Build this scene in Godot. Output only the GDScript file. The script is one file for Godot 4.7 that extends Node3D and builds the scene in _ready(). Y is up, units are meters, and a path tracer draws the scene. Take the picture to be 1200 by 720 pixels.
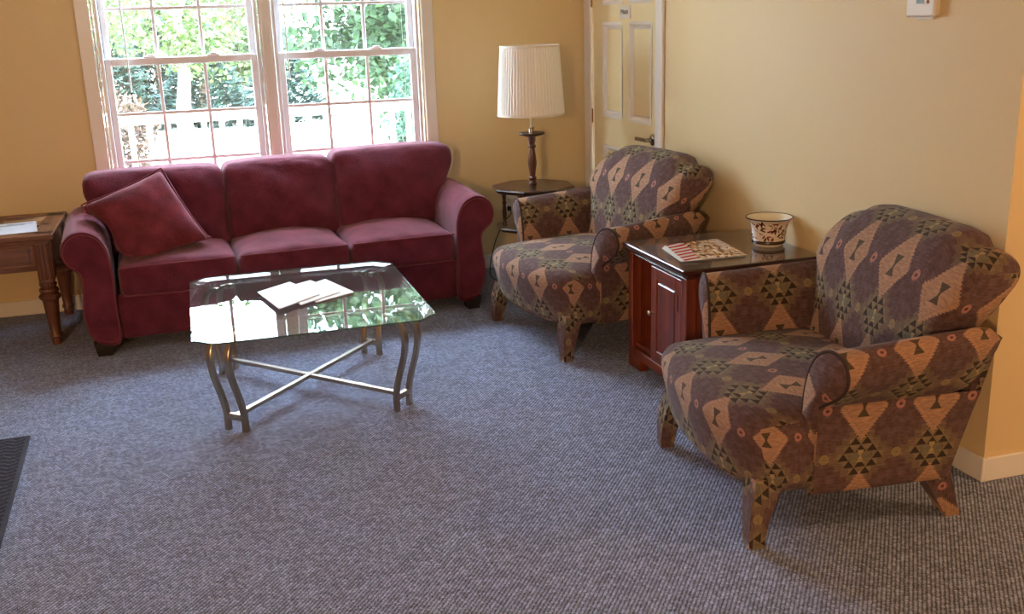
extends Node3D
# A small sitting room: maroon sofa under a double window, glass coffee table, two kilim armchairs, end tables, lamp table.

const XW := 2.481      # face of the wall with the door
const ZB := -6.42      # face of the wall with the window
const ZE := -2.657     # where the door wall ends in an outside corner
const TOP := 2.6       # ceiling
const KW := 0.24       # width and height of one repeat of the kilim cloth
const KH := 0.32

var M := {}
var taken := {}
var rng := RandomNumberGenerator.new()

# ---------------------------------------------------------------- mesh builder
class MB:
	var v := PackedVector3Array()
	var t := PackedVector2Array()
	var g := PackedInt32Array()
	var group := 1
	var off := Vector2.ZERO

	func tri(a: Vector3, b: Vector3, c: Vector3, ua := Vector2.ZERO, ub := Vector2.ZERO, uc := Vector2.ZERO, s := -1) -> void:
		v.push_back(a); v.push_back(b); v.push_back(c)
		t.push_back(ua); t.push_back(ub); t.push_back(uc)
		g.push_back(s)

	func quad(a: Vector3, b: Vector3, c: Vector3, d: Vector3, ua: Vector2, ub: Vector2, uc: Vector2, ud: Vector2, s := -1) -> void:
		if a.distance_squared_to(c) <= b.distance_squared_to(d):
			tri(a, b, c, ua, ub, uc, s); tri(a, c, d, ua, uc, ud, s)
		else:
			tri(a, b, d, ua, ub, ud, s); tri(b, c, d, ub, uc, ud, s)

	static func face_uv(p: Vector3, n: Vector3, grain: int) -> Vector2:
		var a := n.abs()
		var k := 0 if a.x >= a.y and a.x >= a.z else (1 if a.y >= a.z else 2)
		if k == grain:
			return Vector2(p[(k + 1) % 3], p[(k + 2) % 3])
		var other := 3 - k - grain
		return Vector2(p[grain], p[other])

	# a convex polygon turned to face away from a centre (clockwise seen from outside)
	func poly(pts: Array, center: Vector3, grain := 0, s := -1, bas := Basis(), org := Vector3.ZERO) -> void:
		var n: Vector3 = (pts[1] - pts[0]).cross(pts[2] - pts[0])
		var mid := Vector3.ZERO
		for p in pts:
			mid += p
		mid /= pts.size()
		var out := n.dot(mid - center) > 0.0
		for i in range(1, pts.size() - 1):
			var a: Vector3 = pts[0]
			var b: Vector3 = pts[i + 1] if out else pts[i]
			var c: Vector3 = pts[i] if out else pts[i + 1]
			tri(bas * a + org, bas * b + org, bas * c + org, face_uv(a, n, grain) + off, face_uv(b, n, grain) + off, face_uv(c, n, grain) + off, s)

	func box(c: Vector3, size: Vector3, bev := 0.003, grain := -1, bas := Basis()) -> void:
		var h := size / 2.0
		if grain < 0:
			grain = 0 if size.x >= size.y and size.x >= size.z else (1 if size.y >= size.z else 2)
		bev = minf(bev, minf(h.x, minf(h.y, h.z)) * 0.45)
		var P := func(sx: int, sy: int, sz: int, f: int) -> Vector3:
			var q := Vector3(sx * (h.x - bev), sy * (h.y - bev), sz * (h.z - bev))
			q[f] = [sx, sy, sz][f] * h[f]
			return q
		for f in 3:
			var a := (f + 1) % 3
			var b := (f + 2) % 3
			for s in [-1, 1]:
				var pts := []
				for k in [[-1, -1], [1, -1], [1, 1], [-1, 1]]:
					var sg := [0, 0, 0]
					sg[f] = s; sg[a] = k[0]; sg[b] = k[1]
					pts.append(P.call(sg[0], sg[1], sg[2], f))
				poly(pts, Vector3.ZERO, grain, -1, bas, c)
			if bev > 0.0:
				for sa in [-1, 1]:
					for sb in [-1, 1]:
						var s0 := [0, 0, 0]
						var s1 := [0, 0, 0]
						s0[f] = -1; s0[a] = sa; s0[b] = sb
						s1[f] = 1; s1[a] = sa; s1[b] = sb
						poly([P.call(s0[0], s0[1], s0[2], a), P.call(s1[0], s1[1], s1[2], a), P.call(s1[0], s1[1], s1[2], b), P.call(s0[0], s0[1], s0[2], b)], Vector3.ZERO, grain, -1, bas, c)
		if bev > 0.0:
			for sx in [-1, 1]:
				for sy in [-1, 1]:
					for sz in [-1, 1]:
						poly([P.call(sx, sy, sz, 0), P.call(sx, sy, sz, 1), P.call(sx, sy, sz, 2)], Vector3.ZERO, grain, -1, bas, c)

	# a body between two rectangles (tapered leg); half sizes hb at the foot, ht at the top
	func taper(foot: Vector3, hb: Vector2, top: Vector3, ht: Vector2) -> void:
		var a := []
		var b := []
		for k in [[-1, -1], [1, -1], [1, 1], [-1, 1]]:
			a.append(foot + Vector3(k[0] * hb.x, 0, k[1] * hb.y))
			b.append(top + Vector3(k[0] * ht.x, 0, k[1] * ht.y))
		var c := (foot + top) / 2.0
		poly(a, c, 1); poly(b, c, 1)
		for i in 4:
			poly([a[i], a[(i + 1) % 4], b[(i + 1) % 4], b[i]], c, 1)

	# profile points are (radius, height)
	func lathe(profile: Array, seg := 24, at := Vector3.ZERO, ripple := 0.0, lobes := 0, turn := 0.0) -> void:
		var prev := Vector2.ZERO
		var along := 0.0
		for i in range(profile.size() - 1):
			var p: Vector2 = profile[i]
			var q: Vector2 = profile[i + 1]
			var d := (q - p).normalized()
			if i == 0 or prev.dot(d) < 0.78:
				group += 1
			prev = d
			var l := p.distance_to(q)
			for k in seg:
				var a0 := TAU * k / seg + turn
				var a1 := TAU * (k + 1) / seg + turn
				var r0 := 1.0 + ripple * cos(lobes * a0)
				var r1 := 1.0 + ripple * cos(lobes * a1)
				var A := at + Vector3(cos(a0) * p.x * r0, p.y, sin(a0) * p.x * r0)
				var B := at + Vector3(cos(a1) * p.x * r1, p.y, sin(a1) * p.x * r1)
				var C := at + Vector3(cos(a1) * q.x * r1, q.y, sin(a1) * q.x * r1)
				var D := at + Vector3(cos(a0) * q.x * r0, q.y, sin(a0) * q.x * r0)
				var u0 := float(k) / seg
				var u1 := float(k + 1) / seg
				quad(A, B, C, D, Vector2(along, u0), Vector2(along, u1), Vector2(along + l, u1), Vector2(along + l, u0), group)
			along += l

	# a bar swept along a path; shape is a closed outline in the plane across it
	func sweep(path: Array, shape: Array, side: Vector3, closed_ends := true, smooth := true) -> void:
		group += 1
		var rings := []
		var along := [0.0]
		for i in path.size():
			var p: Vector3 = path[i]
			var d: Vector3 = (path[mini(i + 1, path.size() - 1)] - path[maxi(i - 1, 0)]).normalized()
			var x := (side - d * side.dot(d)).normalized()
			var y := d.cross(x)
			var r := []
			for s in shape:
				r.append(p + x * s.x + y * s.y)
			rings.append(r)
			if i > 0:
				along.append(along[i - 1] + p.distance_to(path[i - 1]))
		var n := shape.size()
		var round_ := [0.0]
		for k in n:
			round_.append(round_[k] + shape[k].distance_to(shape[(k + 1) % n]))
		for i in range(path.size() - 1):
			for k in n:
				var k2 := (k + 1) % n
				quad(rings[i][k], rings[i][k2], rings[i + 1][k2], rings[i + 1][k], Vector2(along[i], round_[k]), Vector2(along[i], round_[k + 1]), Vector2(along[i + 1], round_[k + 1]), Vector2(along[i + 1], round_[k]), group if smooth else group * 1000 + k)
		if closed_ends:
			for e in [0, path.size() - 1]:
				var r: Array = rings[e]
				for k in range(1, n - 1):
					if e == 0:
						tri(r[0], r[k + 1], r[k], shape[0], shape[k + 1], shape[k])
					else:
						tri(r[0], r[k], r[k + 1], shape[0], shape[k], shape[k + 1])

	func tube(path: Array, r: float, seg := 8) -> void:
		var shape := []
		for k in seg:
			shape.append(Vector2(cos(TAU * k / seg), sin(TAU * k / seg)) * r)
		var d: Vector3 = (path[path.size() - 1] - path[0])
		var side := Vector3.UP.cross(d)
		if side.length() < 0.2 * d.length() or d.length() < 1e-4:
			side = Vector3(0.83, 0.13, 0.55)
		sweep(path, shape, side)

	# a closed polygon in x-y pushed along z from z0 to z1
	func prism(poly2: Array, z0: float, z1: float, bas := Basis(), org := Vector3.ZERO, smooth := false) -> void:
		group += 1
		var n := poly2.size()
		var al := 0.0
		for k in n:
			var a: Vector2 = poly2[k]
			var b: Vector2 = poly2[(k + 1) % n]
			var l := a.distance_to(b)
			quad(bas * Vector3(a.x, a.y, z0) + org, bas * Vector3(b.x, b.y, z0) + org, bas * Vector3(b.x, b.y, z1) + org, bas * Vector3(a.x, a.y, z1) + org, Vector2(al, z0), Vector2(al + l, z0), Vector2(al + l, z1), Vector2(al, z1), group if smooth else -1)
			al += l
		var idx := Geometry2D.triangulate_polygon(PackedVector2Array(poly2))
		var ccw := not Geometry2D.is_polygon_clockwise(PackedVector2Array(poly2))
		for i in range(0, idx.size(), 3):
			var p: Array = [poly2[idx[i]], poly2[idx[i + 1]], poly2[idx[i + 2]]]
			var turn: float = (p[1] - p[0]).cross(p[2] - p[0])
			if (turn > 0.0) != ccw:
				p = [p[0], p[2], p[1]]
			for e in 2:
				var z := z0 if e == 0 else z1
				var q: Array = [p[0], p[2], p[1]] if e == 0 else p
				tri(bas * Vector3(q[0].x, q[0].y, z) + org, bas * Vector3(q[1].x, q[1].y, z) + org, bas * Vector3(q[2].x, q[2].y, z) + org, q[0], q[1], q[2])

	# a stuffed box: every face a grid on a rounded box, then bent by a function of (point, outward)
	func soft(h: Vector3, r: float, n: int, bend: Callable, uvf: Callable) -> void:
		group += 1
		var inner := h - Vector3(r, r, r)
		for f in 6:
			var k := f % 3
			var s := 1.0 if f < 3 else -1.0
			var a := (k + 1) % 3
			var b := (k + 2) % 3
			var pts := []
			var uvs := []
			for i in range(n + 1):
				for j in range(n + 1):
					var q := Vector3.ZERO
					q[k] = s * h[k]
					q[a] = sin((2.0 * i / n - 1.0) * PI / 2.0) * h[a]
					q[b] = sin((2.0 * j / n - 1.0) * PI / 2.0) * h[b]
					var c := q.clamp(-inner, inner)
					var d := (q - c).normalized()
					var p := c + d * r
					pts.append(bend.call(p, q))
					uvs.append(uvf.call(f, q))
			for i in n:
				for j in n:
					var A := i * (n + 1) + j
					var B := A + n + 1
					if s > 0:
						quad(pts[A], pts[A + 1], pts[B + 1], pts[B], uvs[A], uvs[A + 1], uvs[B + 1], uvs[B], group)
					else:
						quad(pts[A], pts[B], pts[B + 1], pts[A + 1], uvs[A], uvs[B], uvs[B + 1], uvs[A + 1], group)

	func mesh() -> ArrayMesh:
		var mid := Vector3.ZERO
		for p in v:
			mid += p
		mid /= maxi(1, v.size())
		var vol := 0.0
		for i in range(0, v.size(), 3):
			vol += (v[i] - mid).dot((v[i + 1] - mid).cross(v[i + 2] - mid))
		var flip := vol > 0.0
		var st := SurfaceTool.new()
		st.begin(Mesh.PRIMITIVE_TRIANGLES)
		for i in g.size():
			st.set_smooth_group(g[i])
			for k in ([0, 2, 1] if flip else [0, 1, 2]):
				st.set_uv(t[i * 3 + k])
				st.add_vertex(v[i * 3 + k])
		st.generate_normals()
		st.index()
		return st.commit()

# ---------------------------------------------------------------- nodes
func numbered(called: String) -> String:
	var n: int = taken.get(called, 0)
	taken[called] = n + 1
	return called if n == 0 else "%s_%03d" % [called, n]

func part(mb, called: String, m: Material, parent: Node3D) -> MeshInstance3D:
	var o := MeshInstance3D.new()
	o.name = called
	o.mesh = mb.mesh() if mb is MB else mb
	o.material_override = m
	parent.add_child(o, true)
	return o

func tag(o: Node3D, label: String, category: String, group := "") -> void:
	o.set_meta("label", label)
	o.set_meta("category", category)
	if group:
		o.set_meta("group", group)

func thing(called: String, label: String, category: String, at := Vector3.ZERO, turn := 0.0, group := "") -> Node3D:
	var o := Node3D.new()
	o.name = numbered(called)
	add_child(o)
	o.position = at
	o.rotation.y = turn
	tag(o, label, category, group)
	return o

func struct_node(called: String, at := Vector3.ZERO) -> Node3D:
	var o := Node3D.new()
	o.name = called
	add_child(o)
	o.position = at
	o.set_meta("kind", "structure")
	return o

func struct_mesh(mb: MB, called: String, m: Material) -> MeshInstance3D:
	var o := part(mb, called, m, self)
	o.set_meta("kind", "structure")
	return o

# ---------------------------------------------------------------- textures and materials
func img(w: int, h: int, f: Callable) -> ImageTexture:
	var d := PackedByteArray()
	d.resize(w * h * 3)
	var k := 0
	for y in h:
		for x in w:
			var c: Color = f.call(x, y)
			d[k] = clampi(int(c.r * 255.0), 0, 255)
			d[k + 1] = clampi(int(c.g * 255.0), 0, 255)
			d[k + 2] = clampi(int(c.b * 255.0), 0, 255)
			k += 3
	return ImageTexture.create_from_image(Image.create_from_data(w, h, false, Image.FORMAT_RGB8, d))

func noise_image(w: int, h: int, freq: float, seed_: int, octaves := 4) -> Image:
	var n := FastNoiseLite.new()
	n.seed = seed_
	n.frequency = freq
	n.fractal_octaves = octaves
	return n.get_seamless_image(w, h)

func mat(called: String, c: Color, rough := 0.6, metal := 0.0) -> StandardMaterial3D:
	var m := StandardMaterial3D.new()
	m.resource_name = called
	m.albedo_color = c
	m.roughness = rough
	m.metallic = metal
	M[called] = m
	return m

func rgb8(r: float, g: float, b: float) -> Color:
	return Color(r / 255.0, g / 255.0, b / 255.0)

func wood(called: String, dark: Color, light: Color, rough: float, coat := 0.0, seed_ := 1) -> void:
	var a := noise_image(16, 256, 0.02, seed_, 5)
	a.resize(512, 256, Image.INTERPOLATE_CUBIC)
	var b := noise_image(256, 256, 0.012, seed_ + 7, 3)
	b.resize(512, 256)
	var c := noise_image(64, 256, 0.12, seed_ + 3, 2)
	c.resize(512, 256)
	var f := func(x: int, y: int) -> Color:
		var s := a.get_pixel(x, y).r * 0.62 + b.get_pixel(x, y).r * 0.2 + c.get_pixel(x, y).r * 0.18
		s = clampf((s - 0.5) * 1.9 + 0.5, 0, 1)
		return dark.lerp(light, s)
	var m := mat(called, Color.WHITE, rough)
	m.albedo_texture = img(512, 256, f)
	m.uv1_scale = Vector3(1.6, 4.0, 1)
	if coat > 0.0:
		m.clearcoat_enabled = true
		m.clearcoat = coat
		m.clearcoat_roughness = 0.12

func cloth(called: String, c: Color, spread: float, rough := 0.95, sheen := 0.4) -> void:
	var a := noise_image(256, 256, 0.015, 21, 4)
	var b := noise_image(256, 256, 0.2, 22, 2)
	var f := func(x: int, y: int) -> Color:
		var s := (a.get_pixel(x, y).r - 0.5) * 1.3 + (b.get_pixel(x, y).r - 0.5) * 0.5
		var k := clampf(0.86 * (1.0 + spread * s), 0.0, 1.0)
		return Color(k, k, k)
	var m := mat(called, c, rough)
	m.albedo_texture = img(256, 256, f)
	m.uv1_scale = Vector3(1.7, 1.7, 1)
	m.heightmap_enabled = true
	m.heightmap_texture = ImageTexture.create_from_image(b)
	m.heightmap_scale = 0.12
	m.rim_enabled = sheen > 0.0
	m.rim = sheen
	m.rim_tint = 0.4
	m.metallic_specular = 0.08

func kilim() -> void:
	var w := 360
	var h := 480
	var streak := noise_image(64, 480, 0.09, 5, 3)
	streak.resize(360, 480)
	var patch := noise_image(360, 480, 0.02, 9, 3)
	var base := rgb8(90, 67, 64)
	var plum := rgb8(106, 83, 82)
	var tan := rgb8(168, 130, 104)
	var olive := rgb8(126, 110, 84)
	var dark := rgb8(58, 48, 42)
	var straw := rgb8(160, 138, 98)
	var pink := rgb8(170, 118, 104)
	var f := func(px: int, py: int) -> Color:
		var x := (float(px) / w - 0.5) * KW
		var y := (float(py) / h) * KH
		var c := base.lerp(plum, clampf((patch.get_pixel(px, py).r - 0.3) * 2.0, 0, 1))
		# v = 0: row of diamonds (wraps), v = KH / 2: row of stepped clusters
		var yd := y if y < KH / 2 else y - KH
		var jag := 0.0022 * (1.0 if int(floor(y / 0.0045)) % 2 == 0 else -1.0)
		var dd := absf(x) / 0.080 + absf(yd) / 0.110
		if absf(x) + jag < 0.080 * (1.0 - absf(yd) / 0.110):
			c = tan
			var inner := absf(x) / 0.062 + absf(yd) / 0.088
			if inner < 1.0 and inner > 0.92:
				c = tan.darkened(0.06)
			# bow tie standing on end
			var by := absf(yd)
			if by < 0.031 and absf(x) < 0.0045 + maxf(0.0, by - 0.006) * 0.62 and dd < 0.9:
				c = dark.lerp(olive, 0.35)
		else:
			var yc := y - KH / 2
			# pale stepped field with dark triangles round it
			var cell := Vector2(absf(x), absf(yc))
			var stepx := floorf(cell.x / 0.021)
			var stepy := floorf(cell.y / 0.021)
			if stepx + stepy * 0.9 < 4.3 and cell.y < 0.088:
				c = c.lerp(olive, 0.55)
			# triangles in stepped rows, all pointing down: dark ones with a paler one riding on each
			var rows := [[0.074, [0.0]], [0.049, [0.019]], [0.024, [0.001, 0.038]], [0.0, [0.057]], [-0.026, [0.0, 0.038]], [-0.051, [0.019]], [-0.076, [0.0]]]
			for r in rows:
				for cx in r[1]:
					var tx: float = absf(absf(x) - cx)
					var ty: float = yc + r[0]
					if ty > -0.0115 and ty < 0.0115 and tx < 0.0175 * (0.5 - ty / 0.023):
						c = dark
					elif ty > -0.0115 and ty < 0.0115 and tx < 0.019:
						c = olive
			# hourglass in the middle with rounded shoulders
			if absf(yc) < 0.020 and absf(x) < 0.003 + absf(yc) * 0.42:
				c = straw
			elif absf(yc) < 0.013 and absf(x) < 0.036 and absf(x) > 0.006:
				c = olive.lerp(rgb8(104, 102, 84), 0.6)
			# rosettes between the columns
			var ex := KW / 2 - absf(x)
			var er := Vector2(ex, yd).length()
			if er < 0.0155:
				c = pink if er > 0.006 else base
			var eq := Vector2(ex, yc).length()
			if eq < 0.0165:
				c = straw.darkened(0.12) if eq > 0.005 else olive
		var s := (streak.get_pixel(px, py).r - 0.5) * 0.28
		return Color(c.r * (1 + s), c.g * (1 + s), c.b * (1 + s))
	var m := mat("kilim", Color(1, 1, 1), 0.92)
	m.albedo_texture = img(w, h, f)
	m.uv1_scale = Vector3(1.0 / KW, 1.0 / KH, 1)
	m.uv1_offset = Vector3(0.5, 0, 0)
	m.heightmap_enabled = true
	m.heightmap_texture = ImageTexture.create_from_image(streak)
	m.heightmap_scale = 0.07
	m.rim_enabled = true
	m.rim = 0.15
	m.rim_tint = 0.5
	m.metallic_specular = 0.3

func carpet() -> void:
	# looped pile: slanting ribs of loops, blue grey yarn flecked with darker and paler strands
	var n := 768
	var spots := noise_image(n, n, 0.25, 31, 2)
	var fleck := noise_image(n, n, 0.06, 33, 3)
	var patch := noise_image(n, n, 0.006, 35, 4)
	var yarn := PackedFloat32Array()
	for k in 4096:
		yarn.append(rng.randf())
	# the tile of 0.6 m holds whole numbers of ribs and loops both ways, so it repeats without a seam
	var hgt := func(x: int, y: int) -> Vector2:
		var u := float(x) / n
		var v := float(y) / n
		var a := 40.0 * u + 31.0 * v + (fleck.get_pixel(x, y).r - 0.5) * 0.5
		var ia := floorf(a)
		var b := 34.0 * u - 44.0 * v + (0.5 if int(ia) % 2 != 0 else 0.0) + (patch.get_pixel(x, y).r - 0.5) * 2.0
		var ra := sin(PI * (a - ia))
		var rb := absf(sin(PI * b))
		var h := clampf(ra * (0.55 + 0.45 * rb) * 1.15, 0.0, 1.0)
		return Vector2(h, yarn[posmod(int(ia) * 71 + int(floorf(b)) * 13, 4096)])
	var f := func(x: int, y: int) -> Color:
		var hh: Vector2 = hgt.call(x, y)
		var s := 0.42 + 0.58 * hh.x + (hh.y - 0.5) * 0.30 + (spots.get_pixel(x, y).r - 0.5) * 1.1 + (patch.get_pixel(x, y).r - 0.5) * 0.10
		return Color(0.655 * s, 0.70 * s, 0.84 * s)
	var fh := func(x: int, y: int) -> Color:
		var hq: Vector2 = hgt.call(x, y)
		var hh: float = hq.x * 0.8 + spots.get_pixel(x, y).r * 0.2
		return Color(hh, hh, hh)
	var m := mat("carpet", Color(1, 1, 1), 1.0)
	m.albedo_texture = img(n, n, f)
	m.heightmap_enabled = true
	m.heightmap_texture = img(n, n, fh)
	m.heightmap_scale = 0.5
	m.uv1_scale = Vector3(1.0 / 0.6, 1.0 / 0.6, 1)
	m.rim_enabled = true
	m.rim = 0.5
	m.metallic_specular = 0.2

func wall_paint(called: String, c: Color) -> void:
	var m := mat(called, c, 0.55)
	var b := noise_image(256, 256, 0.12, 44, 3)
	m.heightmap_enabled = true
	m.heightmap_texture = ImageTexture.create_from_image(b)
	m.heightmap_scale = 0.03
	m.uv1_scale = Vector3(3, 3, 1)
	m.metallic_specular = 0.4

func make_materials() -> void:
	wall_paint("wall_yellow", rgb8(226, 202, 154))
	wall_paint("ceiling_white", rgb8(214, 206, 190))
	mat("trim_white", rgb8(236, 232, 226), 0.35)
	var vinyl := mat("vinyl_white", rgb8(240, 242, 246), 0.35)
	vinyl.backlight_enabled = true
	vinyl.backlight = Color(0.04, 0.04, 0.042)
	mat("door_cream", rgb8(236, 218, 170), 0.42)
	mat("plastic_white", rgb8(228, 222, 210), 0.4)
	carpet()
	kilim()
	cloth("maroon", rgb8(116, 52, 68), 0.20, 0.95, 1.0)
	cloth("maroon_pillow", rgb8(126, 55, 66), 0.24, 0.95, 0.9)
	mat("maroon_piping", rgb8(118, 50, 62), 0.9)
	mat("kilim_piping", rgb8(62, 44, 44), 0.9)
	wood("cherry", rgb8(84, 30, 16), rgb8(132, 58, 34), 0.42, 0.35, 11)
	wood("cherry_dark", rgb8(50, 20, 14), rgb8(82, 36, 24), 0.3, 0.5, 12)
	wood("walnut", rgb8(40, 20, 15), rgb8(70, 38, 28), 0.35, 0.4, 13)
	wood("walnut_post", rgb8(64, 32, 22), rgb8(104, 58, 40), 0.35, 0.4, 17)
	wood("oak_brown", rgb8(80, 46, 34), rgb8(130, 82, 60), 0.4, 0.35, 14)
	mat("foot_black", rgb8(30, 24, 24), 0.5)
	mat("bronze_metal", rgb8(172, 160, 142), 0.3, 1.0)
	mat("nickel", rgb8(196, 190, 180), 0.22, 1.0)
	mat("lever_metal", rgb8(150, 140, 128), 0.25, 1.0)
	mat("brass_old", rgb8(150, 112, 70), 0.35, 1.0)
	var gl := mat("table_glass", Color(0.62, 0.85, 0.78, 0.03), 0.0)
	gl.transparency = BaseMaterial3D.TRANSPARENCY_ALPHA
	gl.metallic_specular = 0.5
	var ge := mat("glass_edge", Color(0.16, 0.46, 0.42, 0.55), 0.05)
	ge.transparency = BaseMaterial3D.TRANSPARENCY_ALPHA
	var pane := mat("window_glass", Color(0.9, 1.0, 0.97, 0.03), 0.0)
	pane.transparency = BaseMaterial3D.TRANSPARENCY_ALPHA
	var sheet := mat("cover_glass", Color(0.5, 0.62, 0.58, 0.04), 0.0)
	sheet.transparency = BaseMaterial3D.TRANSPARENCY_ALPHA
	var sh := mat("shade_cloth", rgb8(252, 250, 244), 0.9)
	sh.backlight_enabled = true
	sh.backlight = Color(0.2, 0.2, 0.19)
	mat("shade_trim", rgb8(236, 230, 216), 0.8)
	mat("ivory_tube", rgb8(226, 214, 180), 0.4)
	mat("paper", rgb8(240, 238, 236), 0.7)
	mat("paper_blue", rgb8(222, 228, 238), 0.7)
	mat("paper_grey", rgb8(150, 152, 160), 0.7)
	mat("ink", rgb8(52, 48, 46), 0.8)
	mat("lcd", rgb8(92, 104, 92), 0.15)
	mat("button_tan", rgb8(150, 104, 84), 0.5)
	mat("cord_black", rgb8(30, 26, 24), 0.5)
	mat("tag_white", rgb8(220, 214, 204), 0.6)
	# entry mat: coarse ribs
	var rib := noise_image(128, 128, 0.12, 51, 3)
	var fm := func(x: int, y: int) -> Color:
		var s := 0.75 + 0.35 * sin(TAU * (y + 4.0 * sin(TAU * x / 32.0)) / 16.0) + (rib.get_pixel(x, y).r - 0.5) * 0.8
		return Color(0.235 * s, 0.215 * s, 0.26 * s)
	var mm := mat("mat_cloth", Color.WHITE, 1.0)
	mm.albedo_texture = img(128, 128, fm)
	mm.uv1_scale = Vector3(3.5, 3.5, 1)
	mat("mat_edge", rgb8(44, 40, 48), 0.8)
	# out of doors
	mat("deck_white", rgb8(236, 236, 232), 0.6)
	mat("paving", rgb8(196, 192, 184), 0.9)
	mat("siding", rgb8(226, 222, 210), 0.7)
	mat("bark_pale", rgb8(226, 222, 212), 0.9)
	mat("bark_brown", rgb8(112, 92, 74), 0.9)
	for l in [["leaf_green", rgb8(52, 82, 48)], ["leaf_light", rgb8(74, 98, 50)], ["leaf_spruce", rgb8(34, 62, 58)], ["leaf_shrub", rgb8(46, 82, 66)], ["leaf_red", rgb8(92, 72, 62)]]:
		var lm := mat(l[0], l[1], 0.6)
		lm.backlight_enabled = true
		lm.backlight = Color(0.4, 0.5, 0.2)
		lm.vertex_color_use_as_albedo = true
	var lampm := mat("lamp_panel", rgb8(255, 236, 206), 0.6)
	lampm.emission_enabled = true
	lampm.emission = Color(1.0, 0.80, 0.60)
	lampm.emission_energy_multiplier = 1.5

# ---------------------------------------------------------------- main
func _ready() -> void:
	rng.seed = 7
	# camera
	var cam := Camera3D.new()
	cam.name = "camera"
	add_child(cam)
	cam.position = Vector3(0, 1.6, 0)
	cam.rotation = Vector3(deg_to_rad(-15.75), deg_to_rad(-16.72), deg_to_rad(-1.83))
	cam.fov = rad_to_deg(2.0 * atan(360.0 / 1204.0))
	cam.far = 200.0
	# sky
	var sky := ProceduralSkyMaterial.new()
	sky.sky_top_color = Color(0.83, 0.915, 1.0)
	sky.sky_horizon_color = Color(0.62, 0.68, 0.74)
	sky.ground_bottom_color = Color(0.3, 0.3, 0.28)
	sky.ground_horizon_color = Color(0.45, 0.46, 0.46)
	sky.energy_multiplier = 40.0
	var env := Environment.new()
	env.background_mode = Environment.BG_SKY
	env.sky = Sky.new()
	env.sky.sky_material = sky
	env.tonemap_mode = Environment.TONE_MAPPER_LINEAR
	env.tonemap_exposure = 1.0
	env.sdfgi_enabled = true
	env.ssao_enabled = true
	env.ssil_enabled = true
	var we := WorldEnvironment.new()
	we.name = "surroundings"
	we.environment = env
	add_child(we)
	# sun: high, from behind the house and along its side, so that no patch of it falls in through the window
	var sun := DirectionalLight3D.new()
	sun.name = "sun"
	sun.light_energy = 9.0
	sun.light_color = Color(1.0, 0.97, 0.92)
	sun.light_angular_distance = 0.6
	sun.shadow_enabled = true
	add_child(sun)
	sun.look_at_from_position(Vector3(0.6, 0.8, 0.22) * 20.0, Vector3.ZERO)
	make_materials()
	room()
	windows()
	door()
	ceiling_lamps()
	sofa()
	armchairs()
	coffee_table()
	side_table()
	lamp_table()
	end_table()
	small_things()
	outdoors()

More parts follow.
